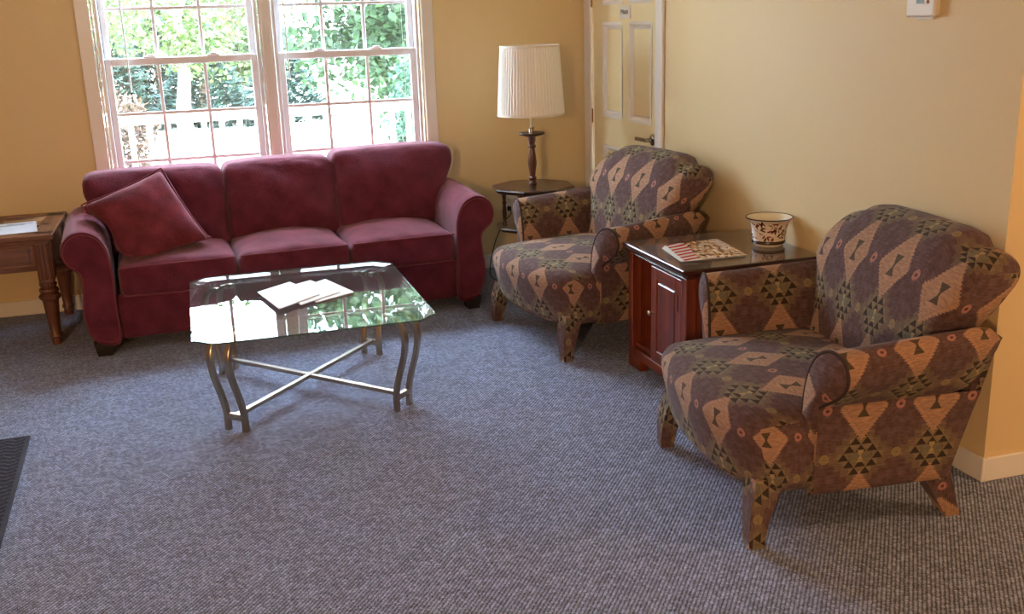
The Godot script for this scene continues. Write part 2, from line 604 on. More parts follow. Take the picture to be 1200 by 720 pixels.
# ---------------------------------------------------------------- room shell
func room() -> void:
	var b := MB.new()
	b.box(Vector3(-0.25, -0.05, -0.6), Vector3(10.9, 0.1, 11.92), 0.0, 0)
	struct_mesh(b, "floor", M.carpet)
	b = MB.new()
	b.box(Vector3(-0.25, TOP + 0.06, -0.6), Vector3(10.9, 0.12, 11.92), 0.0)
	struct_mesh(b, "ceiling", M.ceiling_white)
	# wall with the double window
	b = MB.new()
	var zc := ZB - 0.07
	b.box(Vector3((-5.7 - 0.5) / 2, TOP / 2, zc), Vector3(5.2, TOP, 0.14), 0.0)
	b.box(Vector3((1.41 + XW + 0.14) / 2, TOP / 2, zc), Vector3(XW + 0.14 - 1.41, TOP, 0.14), 0.0)
	b.box(Vector3(0.455, 0.25, zc), Vector3(1.91, 0.5, 0.14), 0.0)
	b.box(Vector3(0.455, (2.32 + TOP) / 2, zc), Vector3(1.91, TOP - 2.32, 0.14), 0.0)
	struct_mesh(b, "wall_back", M.wall_yellow)
	# wall with the door, ending in an outside corner
	b = MB.new()
	var xc := XW + 0.07
	b.box(Vector3(xc, TOP / 2, (ZB - 6.305) / 2), Vector3(0.14, TOP, -6.305 - ZB), 0.0)
	b.box(Vector3(xc, (2.05 + TOP) / 2, (-6.305 - 5.315) / 2), Vector3(0.14, TOP - 2.05, 0.99), 0.0)
	b.box(Vector3(xc, TOP / 2, (-5.315 + ZE) / 2), Vector3(0.14, TOP, ZE + 5.315), 0.0)
	struct_mesh(b, "wall_right", M.wall_yellow)
	b = MB.new()
	b.box(Vector3((XW + 0.14 + 5.2) / 2, TOP / 2, ZE - 0.07), Vector3(5.2 - XW - 0.14, TOP, 0.14), 0.0)
	struct_mesh(b, "wall_hall", M.wall_yellow)
	b = MB.new()
	b.box(Vector3(5.13, TOP / 2, 1.27), Vector3(0.14, TOP, 7.86), 0.0)
	struct_mesh(b, "wall_far_right", M.wall_yellow)
	b = MB.new()
	b.box(Vector3(-0.25, TOP / 2, 5.27), Vector3(10.9, TOP, 0.14), 0.0)
	struct_mesh(b, "wall_front", M.wall_yellow)
	# wall on the entry side
	b = MB.new()
	b.box(Vector3(-5.63, TOP / 2, -0.6), Vector3(0.14, TOP, 11.64), 0.0)
	struct_mesh(b, "wall_left", M.wall_yellow)
	# baseboards
	var h := 0.088
	var base := func(called: String, pieces: Array) -> void:
		var q := MB.new()
		for p in pieces:
			q.box(p[0], p[1], 0.004)
		struct_mesh(q, called, M.trim_white)
	base.call("baseboard_back", [[Vector3((-5.56 + XW) / 2, h / 2, ZB + 0.007), Vector3(XW + 5.56, h, 0.014)]])
	base.call("baseboard_right", [[Vector3(XW - 0.007, h / 2, (-5.2 + ZE + 0.014) / 2), Vector3(0.014, h, ZE + 0.014 + 5.2)]])
	base.call("baseboard_hall", [[Vector3((XW + 5.06) / 2, h / 2, ZE + 0.007), Vector3(5.06 - XW, h, 0.014)]])
	base.call("baseboard_left", [[Vector3(-5.553, h / 2, -0.6), Vector3(0.014, h, 11.4)]])

func windows() -> void:
	# casing: flat boards with stepped inner beads, and the mullion board between the two units
	var t := struct_node("trim_1")
	var y0 := 0.5
	var y1 := 2.32
	var hh := y1 - y0
	for s in [[-0.5655, -0.488], [1.404, 1.4755]]:
		var b := MB.new()
		b.box(Vector3((s[0] + s[1]) / 2, (y0 + y1) / 2 - 0.02, ZB + 0.009), Vector3(s[1] - s[0], hh + 0.1, 0.018), 0.005)
		part(b, "casing_board", M.trim_white, t)
	var b2 := MB.new()
	b2.box(Vector3(0.455, y1 + 0.035, ZB + 0.009), Vector3(2.04, 0.075, 0.018), 0.005)
	part(b2, "casing_board", M.trim_white, t)
	b2 = MB.new()
	b2.box(Vector3(0.4675, (y0 + y1) / 2, ZB + 0.006), Vector3(0.056, hh, 0.016), 0.004)
	b2.box(Vector3(0.4675, (y0 + y1) / 2, ZB - 0.06), Vector3(0.05, hh, 0.12), 0.0)
	part(b2, "mullion_board", M.trim_white, t)
	b2 = MB.new()
	b2.box(Vector3(0.455, y0 + 0.01, ZB + 0.02), Vector3(2.12, 0.028, 0.09), 0.008)
	part(b2, "sill_board", M.trim_white, t)
	b2 = MB.new()
	b2.box(Vector3(0.455, y0 - 0.045, ZB + 0.008), Vector3(2.04, 0.08, 0.016), 0.004)
	part(b2, "apron_board", M.trim_white, t)
	for x in [-0.479, 0.4355, 0.4995, 1.396]:
		for k in 2:
			b2 = MB.new()
			var sgn := 1.0 if x < 0.0 or (x > 0.46 and x < 0.6) else -1.0
			b2.box(Vector3(x + sgn * k * 0.0145, (y0 + y1) / 2, ZB + 0.002 - k * 0.014), Vector3(0.012, hh, 0.016), 0.004)
			part(b2, "bead", M.trim_white, t)
	var spans := [[-0.4635, 0.421], [0.514, 1.3815]]
	var bars := [[-0.156, 0.103], [0.809, 1.063]]
	for n in 2:
		var w := struct_node("window_%d" % (n + 1))
		var x0: float = spans[n][0]
		var x1: float = spans[n][1]
		# vinyl jambs, head and sill
		var b := MB.new()
		var zj := ZB - 0.06
		b.box(Vector3(x0 + 0.008, (y0 + y1) / 2, zj), Vector3(0.016, hh, 0.12), 0.003)
		b.box(Vector3(x1 - 0.008, (y0 + y1) / 2, zj), Vector3(0.016, hh, 0.12), 0.003)
		b.box(Vector3((x0 + x1) / 2, y1 - 0.01, zj), Vector3(x1 - x0, 0.02, 0.12), 0.003)
		b.box(Vector3((x0 + x1) / 2, y0 + 0.012, zj), Vector3(x1 - x0, 0.024, 0.12), 0.003)
		part(b, "jamb", M.vinyl_white, w)
		var bx: Array = bars[n]
		for lower in [true, false]:
			var yb := 0.522 if lower else 1.405
			var yt := 1.44 if lower else 2.3
			var zs := ZB - 0.045 if lower else ZB - 0.085
			var a0 := x0 + 0.016
			var a1 := x1 - 0.016
			var st := 0.036
			var rail_t := 0.042 if lower else 0.04
			var rail_b := 0.05 if lower else 0.035
			b = MB.new()
			b.box(Vector3(a0 + st / 2, (yb + yt) / 2, zs), Vector3(st, yt - yb, 0.034), 0.004)
			b.box(Vector3(a1 - st / 2, (yb + yt) / 2, zs), Vector3(st, yt - yb, 0.034), 0.004)
			b.box(Vector3((a0 + a1) / 2, yt - rail_t / 2, zs), Vector3(a1 - a0 - 2 * st, rail_t, 0.034), 0.004)
			b.box(Vector3((a0 + a1) / 2, yb + rail_b / 2, zs), Vector3(a1 - a0 - 2 * st, rail_b, 0.034), 0.004)
			var sash := part(b, "lower_sash" if lower else "upper_sash", M.vinyl_white, w)
			var g0 := a0 + st
			var g1 := a1 - st
			var gb := yb + rail_b
			var gt := yt - rail_t
			var ys := []
			for k in 4:
				ys.append(gb + (gt - gb) * k / 3.0)
			var xs := [g0, bx[0], bx[1], g1]
			for x in bx:
				b = MB.new()
				b.box(Vector3(x, (gb + gt) / 2, zs), Vector3(0.02, gt - gb, 0.014), 0.004)
				part(b, "muntin", M.vinyl_white, sash)
			for k in [1, 2]:
				b = MB.new()
				b.box(Vector3((g0 + g1) / 2, ys[k], zs), Vector3(g1 - g0, 0.02, 0.012), 0.004)
				part(b, "muntin", M.vinyl_white, sash)
			for i in 3:
				for k in 3:
					b = MB.new()
					b.box(Vector3((xs[i] + xs[i + 1]) / 2, (ys[k] + ys[k + 1]) / 2, zs), Vector3(xs[i + 1] - xs[i] - 0.002, ys[k + 1] - ys[k] - 0.002, 0.003), 0.0)
					part(b, "pane", M.window_glass, sash)
			if lower:
				for x in [x0 + 0.3 * (x1 - x0), x0 + 0.7 * (x1 - x0)]:
					b = MB.new()
					b.box(Vector3(x, yt + 0.004, zs), Vector3(0.07, 0.008, 0.03), 0.003)
					b.box(Vector3(x + 0.004, yt + 0.012, zs), Vector3(0.04, 0.012, 0.022), 0.005)
					part(b, "sash_lock", M.vinyl_white, sash)
		# blind drawn right up, its wand and cord hanging down
		var bl := thing("window_blind", "white blind drawn up under the window head " + ["over the hinge side of the sofa, near the end table", "over the sofa end beside the lamp"][n], "blind", Vector3((x0 + x1) / 2, 0, ZB - 0.012), 0.0, "raised blinds in the windows")
		bl.set_meta("label", ["raised white blind with hanging wand, in the window near the drawer table", "raised white blind with hanging wand, in the window near the floor lamp"][n])
		b = MB.new()
		b.box(Vector3(0, 2.28, 0), Vector3(x1 - x0 - 0.04, 0.034, 0.04), 0.004)
		part(b, "head_rail", M.vinyl_white, bl)
		for k in 14:
			b = MB.new()
			b.box(Vector3(0, 2.258 - k * 0.0045, 0), Vector3(x1 - x0 - 0.05, 0.003, 0.036), 0.0)
			part(b, "slat", M.vinyl_white, bl)
		b = MB.new()
		b.box(Vector3(0, 2.185, 0), Vector3(x1 - x0 - 0.05, 0.014, 0.034), 0.004)
		part(b, "bottom_rail", M.vinyl_white, bl)
		var wx: float = ([-0.325, 0.578][n]) - (x0 + x1) / 2
		b = MB.new()
		b.tube([Vector3(wx, 2.27, 0.022), Vector3(wx + 0.003, 1.7, 0.022), Vector3(wx + 0.006, [1.25, 1.28][n], 0.022)], 0.0042, 8)
		part(b, "wand", M.vinyl_white, bl)
		b = MB.new()
		var cx: float = ([0.3, 1.28][n]) - (x0 + x1) / 2
		b.tube([Vector3(cx, 2.27, 0.022), Vector3(cx, 1.6, 0.022), Vector3(cx + 0.004, 1.0, 0.022)], 0.0016, 6)
		part(b, "cord", M.vinyl_white, bl)

func door() -> void:
	var zl := -6.295
	var zr := -5.325
	var t := struct_node("trim_2")
	for s in [[ZB + 0.016, zl - 0.004], [zr + 0.004, -5.228]]:
		var b := MB.new()
		b.box(Vector3(XW - 0.009, 1.06, (s[0] + s[1]) / 2), Vector3(0.018, 2.12, s[1] - s[0]), 0.005)
		part(b, "casing_board", M.trim_white, t)
	var b3 := MB.new()
	b3.box(Vector3(XW - 0.009, 2.09, (zl + zr) / 2), Vector3(0.018, 0.09, zr - zl), 0.005)
	part(b3, "casing_board", M.trim_white, t)
	var d := struct_node("door_1")
	var xf := XW + 0.008           # face of the leaf
	# leaf: stiles and rails round six sunk panels
	var b := MB.new()
	var xm := xf + 0.02
	var zm := (zl + zr) / 2
	var cols := [[-6.137, -5.83], [-5.728, -5.409]]
	var rows := [[0.22, 0.805], [0.98, 1.555], [1.655, 1.9]]
	var yy := [0.012, 0.22, 0.805, 0.98, 1.555, 1.655, 1.9, 2.035]
	for k in [0, 2, 4, 6]:
		b.box(Vector3(xm, (yy[k] + yy[k + 1]) / 2, zm), Vector3(0.04, yy[k + 1] - yy[k], zr - zl), 0.0)
	for r in rows:
		for z in [[zl, cols[0][0]], [cols[0][1], cols[1][0]], [cols[1][1], zr]]:
			b.box(Vector3(xm, (r[0] + r[1]) / 2, (z[0] + z[1]) / 2), Vector3(0.04, r[1] - r[0], z[1] - z[0]), 0.0)
	b.box(Vector3(xf + 0.031, 1.02, zm), Vector3(0.018, 2.02, zr - zl), 0.0)
	var leaf := part(b, "leaf", M.door_cream, d)
	for r in rows:
		for c in cols:
			# bevelled moulding frame, then the raised field
			var m := MB.new()
			var o := [Vector2(c[0], r[0]), Vector2(c[1], r[0]), Vector2(c[1], r[1]), Vector2(c[0], r[1])]
			var ring := func(inset: float, depth: float) -> Array:
				return [Vector3(xf + depth, r[0] + inset, c[0] + inset), Vector3(xf + depth, r[0] + inset, c[1] - inset), Vector3(xf + depth, r[1] - inset, c[1] - inset), Vector3(xf + depth, r[1] - inset, c[0] + inset)]
			var steps := [ring.call(0.0, -0.003), ring.call(0.016, -0.004), ring.call(0.034, 0.014), ring.call(0.042, 0.016)]
			for k in 3:
				for i in 4:
					m.poly([steps[k][i], steps[k][(i + 1) % 4], steps[k + 1][(i + 1) % 4], steps[k + 1][i]], Vector3(xf + 0.5, (r[0] + r[1]) / 2, (c[0] + c[1]) / 2), 2)
			part(m, "panel_moulding", M.trim_white, d)
			m = MB.new()
			m.box(Vector3(xf + 0.018, (r[0] + r[1]) / 2, (c[0] + c[1]) / 2), Vector3(0.016, r[1] - r[0] - 0.082, c[1] - c[0] - 0.082), 0.006)
			part(m, "panel", M.door_cream, d)
	# lever handle
	var hz := -5.392
	var hy := 0.903
	var hd := MB.new()
	hd.lathe([Vector2(0.0, 0.0), Vector2(0.033, 0.0), Vector2(0.033, 0.006), Vector2(0.027, 0.011), Vector2(0.013, 0.013), Vector2(0.011, 0.05), Vector2(0.0, 0.052)], 28)
	var hn := part(hd, "handle", M.lever_metal, d)
	hn.position = Vector3(xf, hy, hz)
	hn.rotation.z = PI / 2
	hd = MB.new()
	hd.sweep([Vector3(0, 0.046, 0.012), Vector3(0, 0.047, -0.02), Vector3(0, 0.05, -0.07), Vector3(0, 0.054, -0.118)], [Vector2(0.011, 0), Vector2(0.008, 0.006), Vector2(0, 0.008), Vector2(-0.008, 0.006), Vector2(-0.011, 0), Vector2(-0.008, -0.006), Vector2(0, -0.008), Vector2(0.008, -0.006)], Vector3.RIGHT)
	part(hd, "lever", M.lever_metal, hn)
	for y in [0.972, 1.69, 0.25]:
		var hg := MB.new()
		hg.lathe([Vector2(0.0, -0.045), Vector2(0.005, -0.044), Vector2(0.005, 0.044), Vector2(0.0, 0.045)], 12, Vector3(XW - 0.003, y, zl + 0.001))
		part(hg, "hinge", M.brass_old, d)
	# sign
	var s := thing("door_sign", "small white sign reading Private on the cream door", "sign", Vector3(xf - 0.003, 1.61, -5.786))
	var sb := MB.new()
	sb.box(Vector3(0, 0, 0), Vector3(0.006, 0.072, 0.158), 0.002)
	part(sb, "plate", M.plastic_white, s)
	var tm := TextMesh.new()
	var sf := SystemFont.new()
	sf.font_names = PackedStringArray(["Droid Sans"])
	tm.font = sf
	tm.text = "Private"
	tm.font_size = 16
	tm.pixel_size = 0.0022
	tm.depth = 0.001
	var tn := part(tm, "lettering", M.ink, s)
	tn.position = Vector3(-0.0038, 0, 0)
	tn.rotation.y = -PI / 2

func ceiling_lamps() -> void:
	var spots := [
		[Vector3(-2.0, TOP, 2.4), 13.5, 0.5, "round light hanging on a rod in the open part of the room"],
		[Vector3(3.5, TOP, -1.3), 1.6, 0.72, "round light hanging on a rod in the side hall"],
	]
	for s in spots:
		var o := thing("ceiling_light", s[3], "ceiling light", s[0], 0.0, "ceiling lights")
		var b := MB.new()
		b.lathe([Vector2(0, 0), Vector2(0.21, 0), Vector2(0.21, -0.02), Vector2(0.19, -0.03), Vector2(0, -0.03)], 36)
		part(b, "ceiling_plate", M.trim_white, o)
		var drop: float = s[2]
		if drop > 0.0:
			b = MB.new()
			b.lathe([Vector2(0, -0.03), Vector2(0.012, -0.03), Vector2(0.012, -drop - 0.02), Vector2(0, -drop - 0.02)], 12)
			part(b, "rod", M.nickel, o)
			b = MB.new()
			b.lathe([Vector2(0, -drop), Vector2(0.19, -drop), Vector2(0.195, -drop - 0.03), Vector2(0, -drop - 0.03)], 36)
			part(b, "cap", M.nickel, o)
		b = MB.new()
		b.lathe([Vector2(0.185, -0.03), Vector2(0.18, -0.06), Vector2(0.155, -0.095), Vector2(0.10, -0.12), Vector2(0.04, -0.13), Vector2(0, -0.131)], 36)
		part(b, "dome_lamp", M.lamp_panel, o).position.y = -drop
		var l := OmniLight3D.new()
		l.name = "light"
		l.light_size = 0.1
		l.light_energy = s[1]
		l.light_color = Color(1.0, 0.80, 0.60)
		l.omni_range = 16.0
		l.omni_attenuation = 2.0
		l.shadow_enabled = true
		o.add_child(l)
		l.position = Vector3(0, -0.085 - drop, 0)

# ---------------------------------------------------------------- sofa
func plain_uv(f: int, q: Vector3) -> Vector2:
	var k := f % 3
	return Vector2(q[(k + 1) % 3] + f * 0.13, q[(k + 2) % 3] + f * 0.29)

func arc(c: Vector2, r: float, a0: float, a1: float, n: int) -> Array:
	var out := []
	for i in range(n + 1):
		var a := deg_to_rad(lerpf(a0, a1, float(i) / n))
		out.append(c + Vector2(cos(a), sin(a)) * r)
	return out

# closed smooth outline through points (Catmull-Rom)
func smooth_loop(p: Array, n: int) -> Array:
	var out := []
	var c := p.size()
	for i in c:
		for k in n:
			out.append(p[i].cubic_interpolate(p[(i + 1) % c], p[(i + c - 1) % c], p[(i + 2) % c], float(k) / n))
	return out

func smooth_line(p: Array, n: int) -> Array:
	var out := []
	var c := p.size()
	for i in range(c - 1):
		for k in n:
			out.append(p[i].cubic_interpolate(p[i + 1], p[maxi(i - 1, 0)], p[mini(i + 2, c - 1)], float(k) / n))
	out.append(p[c - 1])
	return out

# keeps a point of the pillow off the seat, the back cushion and the rolled arm it leans against
func pressed(p: Vector3) -> Vector3:
	var arm := Vector2(-0.585, 0.56)
	var d := Vector2(p.x, p.y) - arm
	if d.length() < 0.135 and d.y > -0.02:
		d = d.normalized() * 0.135
		p.x = arm.x + d.x
		p.y = arm.y + d.y
	elif p.y < 0.55:
		p.x = maxf(p.x, -0.446)
	p.y = maxf(p.y, 0.519 - 0.03 * smoothstep(-5.56, -5.45, p.z))
	p.z = maxf(p.z, -5.79 - 0.30 * (p.y - 0.637))
	return p

func sofa() -> void:
	var s := thing("sofa", "maroon three-seat sofa with rolled arms under the double window", "sofa", Vector3(0.435, 0, -5.43), deg_to_rad(3.2))
	var wob := FastNoiseLite.new()
	wob.seed = 3
	wob.frequency = 2.6
	# frame under the cushions
	var b := MB.new()
	var h := Vector3(0.91, 0.118, 0.40)
	b.soft(h, 0.02, 10, func(p: Vector3, q: Vector3) -> Vector3: return p + Vector3(0, 0.186, -0.43 + 0.006 * cos(p.x * 1.6)), plain_uv)
	part(b, "base", M.maroon, s)
	b = MB.new()
	b.soft(Vector3(0.96, 0.28, 0.09), 0.05, 10, func(p: Vector3, q: Vector3) -> Vector3: return p + Vector3(0, 0.49, -0.79 - 0.12 * (p.y + 0.28)), plain_uv)
	part(b, "back_frame", M.maroon, s)
	# rolled arms: outline of the front panel, drawn for the arm on the +x side
	var outline := [Vector2(0.906, 0.062), Vector2(0.903, 0.25), Vector2(0.902, 0.43), Vector2(0.910, 0.53), Vector2(0.945, 0.610), Vector2(1.005, 0.648), Vector2(1.066, 0.645), Vector2(1.112, 0.607), Vector2(1.130, 0.552), Vector2(1.116, 0.498), Vector2(1.078, 0.464), Vector2(1.052, 0.425), Vector2(1.054, 0.33), Vector2(1.066, 0.22), Vector2(1.046, 0.115), Vector2(1.000, 0.062)]
	for sd in [1.0, -1.0]:
		var pts := smooth_loop(outline, 4)
		var n := pts.size()
		var cen := Vector2(1.0, 0.4)
		b = MB.new()
		b.group += 1
		var rows := [[-0.82, 1.0, 0.0], [-0.6, 1.0, 0.02], [-0.3, 1.0, 0.012], [-0.06, 1.0, 0.0], [-0.012, 1.0, 0.0], [0.0, 0.985, 0.0]]
		var at := func(row: Array, k: int) -> Vector3:
			var p: Vector2 = pts[k % n]
			var c: Vector2 = cen + (p - cen) * row[1]
			var lift: float = row[2] if p.y > 0.5 else 0.0
			return Vector3(c.x * sd, c.y + lift, row[0])
		var al := [0.0]
		for k in n:
			al.append(al[k] + pts[k].distance_to(pts[(k + 1) % n]))
		for i in range(rows.size() - 1):
			for k in n:
				b.quad(at.call(rows[i], k), at.call(rows[i], k + 1), at.call(rows[i + 1], k + 1), at.call(rows[i + 1], k), Vector2(rows[i][0], al[k]), Vector2(rows[i][0], al[k + 1]), Vector2(rows[i + 1][0], al[k + 1]), Vector2(rows[i + 1][0], al[k]), b.group)
		var idx := Geometry2D.triangulate_polygon(PackedVector2Array(pts))
		for e in [rows.size() - 1, 0]:
			for i in range(0, idx.size(), 3):
				var a3: Vector3 = at.call(rows[e], idx[i])
				var b3: Vector3 = at.call(rows[e], idx[i + 1])
				var c3: Vector3 = at.call(rows[e], idx[i + 2])
				var nz := (b3 - a3).cross(c3 - a3).z
				var want := 1.0 if e == 0 else -1.0
				if (nz > 0) != (want > 0):
					var sw := b3; b3 = c3; c3 = sw
				# same turning as the sides for this hand
				b.tri(a3, b3, c3, Vector2(a3.x, a3.y), Vector2(b3.x, b3.y), Vector2(c3.x, c3.y)) if sd > 0 else b.tri(a3, b3, c3, Vector2(a3.x, a3.y), Vector2(b3.x, b3.y), Vector2(c3.x, c3.y))
		if sd > 0:
			# for this hand the side quads turn the other way round: mirror the strip's order
			for i in range(0, (rows.size() - 1) * n * 2 * 3, 3):
				var tv := b.v[i + 1]; b.v[i + 1] = b.v[i + 2]; b.v[i + 2] = tv
				var tt := b.t[i + 1]; b.t[i + 1] = b.t[i + 2]; b.t[i + 2] = tt
		var am := part(b, "arm", M.maroon, s)
		# piping round the front panel
		var path := []
		for k in range(n + 1):
			var p: Vector2 = cen + (pts[k % n] - cen) * 0.93
			path.append(Vector3(p.x * sd, p.y, 0.001))
		b = MB.new()
		b.tube(path, 0.004, 6)
		part(b, "piping", M.maroon_piping, am)
	# seat cushions
	for k in 3:
		var cx := (k - 1) * 0.592 + 0.008
		b = MB.new()
		var hs := Vector3(0.294, 0.082, 0.315)
		b.soft(hs, 0.042, 18, func(p: Vector3, q: Vector3) -> Vector3:
			var a := p.x / hs.x
			var c := p.z / hs.z
			var crown := (1.0 - a * a) * (1.0 - c * c * 0.8)
			var up := 0.045 * crown * smoothstep(-0.02, 0.06, p.y)
			var w := wob.get_noise_3d(p.x * 1.5 + k * 9.0, p.y * 2.0, p.z * 1.5)
			return p + Vector3(cx, 0.374 + up + 0.008 * w, -0.30 + 0.022 * (1.0 - a * a) * smoothstep(0.1, 0.28, p.z) + 0.006 * w), plain_uv)
		var cu := part(b, "seat_cushion", M.maroon, s)
		for yy in [0.448, 0.302]:
			var path := []
			for i in range(25):
				var x := (i / 12.0 - 1.0) * (hs.x - 0.012)
				path.append(Vector3(cx + x, yy + (0.006 * (1.0 - pow(x / hs.x, 2)) if yy > 0.4 else 0.0), 0.009 + 0.022 * (1.0 - pow(x / hs.x, 2))))
			b = MB.new()
			b.tube(path, 0.0045, 6)
			part(b, "piping", M.maroon_piping, cu)
	# loose back cushions: the outer two swell out over the arms
	for k in 3:
		var cx: float = [-0.603, 0.038, 0.665][k]
		var hw: float = [0.334, 0.313, 0.326][k]
		var outw: float = [-1.0, 0.0, 1.0][k]
		var topy: float = [0.862, 0.868, 0.892][k]
		b = MB.new()
		var hc := Vector3(hw, 0.225, 0.115)
		b.soft(hc, 0.048, 20, func(p: Vector3, q: Vector3) -> Vector3:
			var a := p.x / hc.x
			var c := p.y / hc.y
			var side := 1.0 if p.z > 0 else -0.4
			var puff := 0.055 * (1.0 - a * a) * (1.0 - c * c) * side
			var up := smoothstep(-0.3, 0.6, c)
			var w := wob.get_noise_3d(p.x * 1.3 + k * 5.0, p.y * 1.7, p.z + 4.0)
			var crease := -0.012 * exp(-pow((p.x * 0.6 + p.y - 0.1 - 0.08 * k) * 14.0, 2.0)) * (1.0 if p.z > 0 else 0.0)
			var fold := wob.get_noise_3d(p.x * 0.8 + 3.0 * k, p.y * 4.5 + p.x * 0.9, 20.0 + k)
			crease += 0.020 * fold * smoothstep(-0.2, 0.9, c) * (1.0 if p.z > 0 else 0.0) * (1.0 - a * a * a * a)
			var x := p.x + outw * 0.075 * up * smoothstep(0.0, 1.0, outw * a) if outw != 0.0 else p.x
			var y := p.y - 0.018 * pow(absf(a), 3.0) * smoothstep(0.0, 1.0, c)
			return Vector3(cx + x, topy - 0.225 + y + 0.006 * w, -0.60 - 0.30 * p.y + p.z + puff + 0.022 * w + crease), plain_uv)
		part(b, "back_cushion", M.maroon, s)
	# feet
	for x in [-0.99, 0.99]:
		for z in [-0.04, -0.74]:
			b = MB.new()
			b.taper(Vector3(x, 0, z), Vector2(0.034, 0.034), Vector3(x, 0.07, z), Vector2(0.048, 0.04))
			part(b, "foot", M.foot_black, s)
	# throw pillow leaning in the corner
	var pil := thing("throw_pillow", "square maroon throw pillow leaning in the corner of the sofa", "pillow", Vector3(-0.285, 0.610, -5.635))
	pil.rotation = Vector3(deg_to_rad(-33), deg_to_rad(8), 0)
	b = MB.new()
	var hp := Vector3(0.232, 0.250, 0.06)
	b.soft(hp, 0.045, 22, func(p: Vector3, q: Vector3) -> Vector3:
		var a := q.x / hp.x
		var c := q.y / hp.y
		var th := 0.012 + 0.10 * pow(maxf(0.0, (1.0 - pow(a, 4)) * (1.0 - pow(c, 4))), 0.6)
		var w := wob.get_noise_3d(p.x * 1.6, p.y * 1.6, 11.0 + signf(p.z))
		var z := signf(p.z) * th * clampf(absf(p.z) / 0.05, 0, 1) + 0.016 * w
		var pinch := 1.0 - 0.06 * (1.0 - a * a) - 0.0
		var pinch2 := 1.0 - 0.06 * (1.0 - c * c)
		var v := Vector3(p.x * pinch2, p.y * pinch, z)
		v = v.rotated(Vector3(0, 0, 1), deg_to_rad(22))
		return pil.transform.affine_inverse() * pressed(pil.transform * v), plain_uv)
	part(b, "cover", M.maroon_pillow, pil)
	var path2 := []
	for i in range(81):
		var tt := i / 20.0
		var e := int(tt) % 4
		var f := (tt - floorf(tt)) * 2.0 - 1.0
		var p: Vector2 = [Vector2(f, -1), Vector2(1, f), Vector2(-f, 1), Vector2(-1, -f)][e]
		p = Vector2(p.x * (1.0 - 0.06 * (1.0 - p.y * p.y)), p.y * (1.0 - 0.06 * (1.0 - p.x * p.x)))
		var corner := Vector2(clampf(p.x, -0.94, 0.94), clampf(p.y, -0.94, 0.94))
		p = corner + (p - corner).limit_length(0.06)
		var pv := Vector3(p.x * hp.x, p.y * hp.y, 0).rotated(Vector3(0, 0, 1), deg_to_rad(22))
		path2.append(pil.transform.affine_inverse() * (pressed(pil.transform * pv) + Vector3(0, 0.006, 0.006)))
	b = MB.new()
	b.tube(path2, 0.005, 6)
	part(b, "piping", M.maroon_piping, pil)

# ---------------------------------------------------------------- armchairs
func armchairs() -> void:
	var c := thing("armchair", "kilim-patterned armchair between the lamp table and the cherry cabinet", "armchair", Vector3(1.5375, 0, -4.818), deg_to_rad(-82.1), "kilim armchairs")
	build_armchair(c)
	var d := c.duplicate()
	d.name = numbered("armchair")
	add_child(d)
	d.position = Vector3(1.5575, 0, -2.93)
	d.rotation.y = deg_to_rad(-95.8)
	d.set_meta("label", "kilim-patterned armchair beside the outside wall corner")

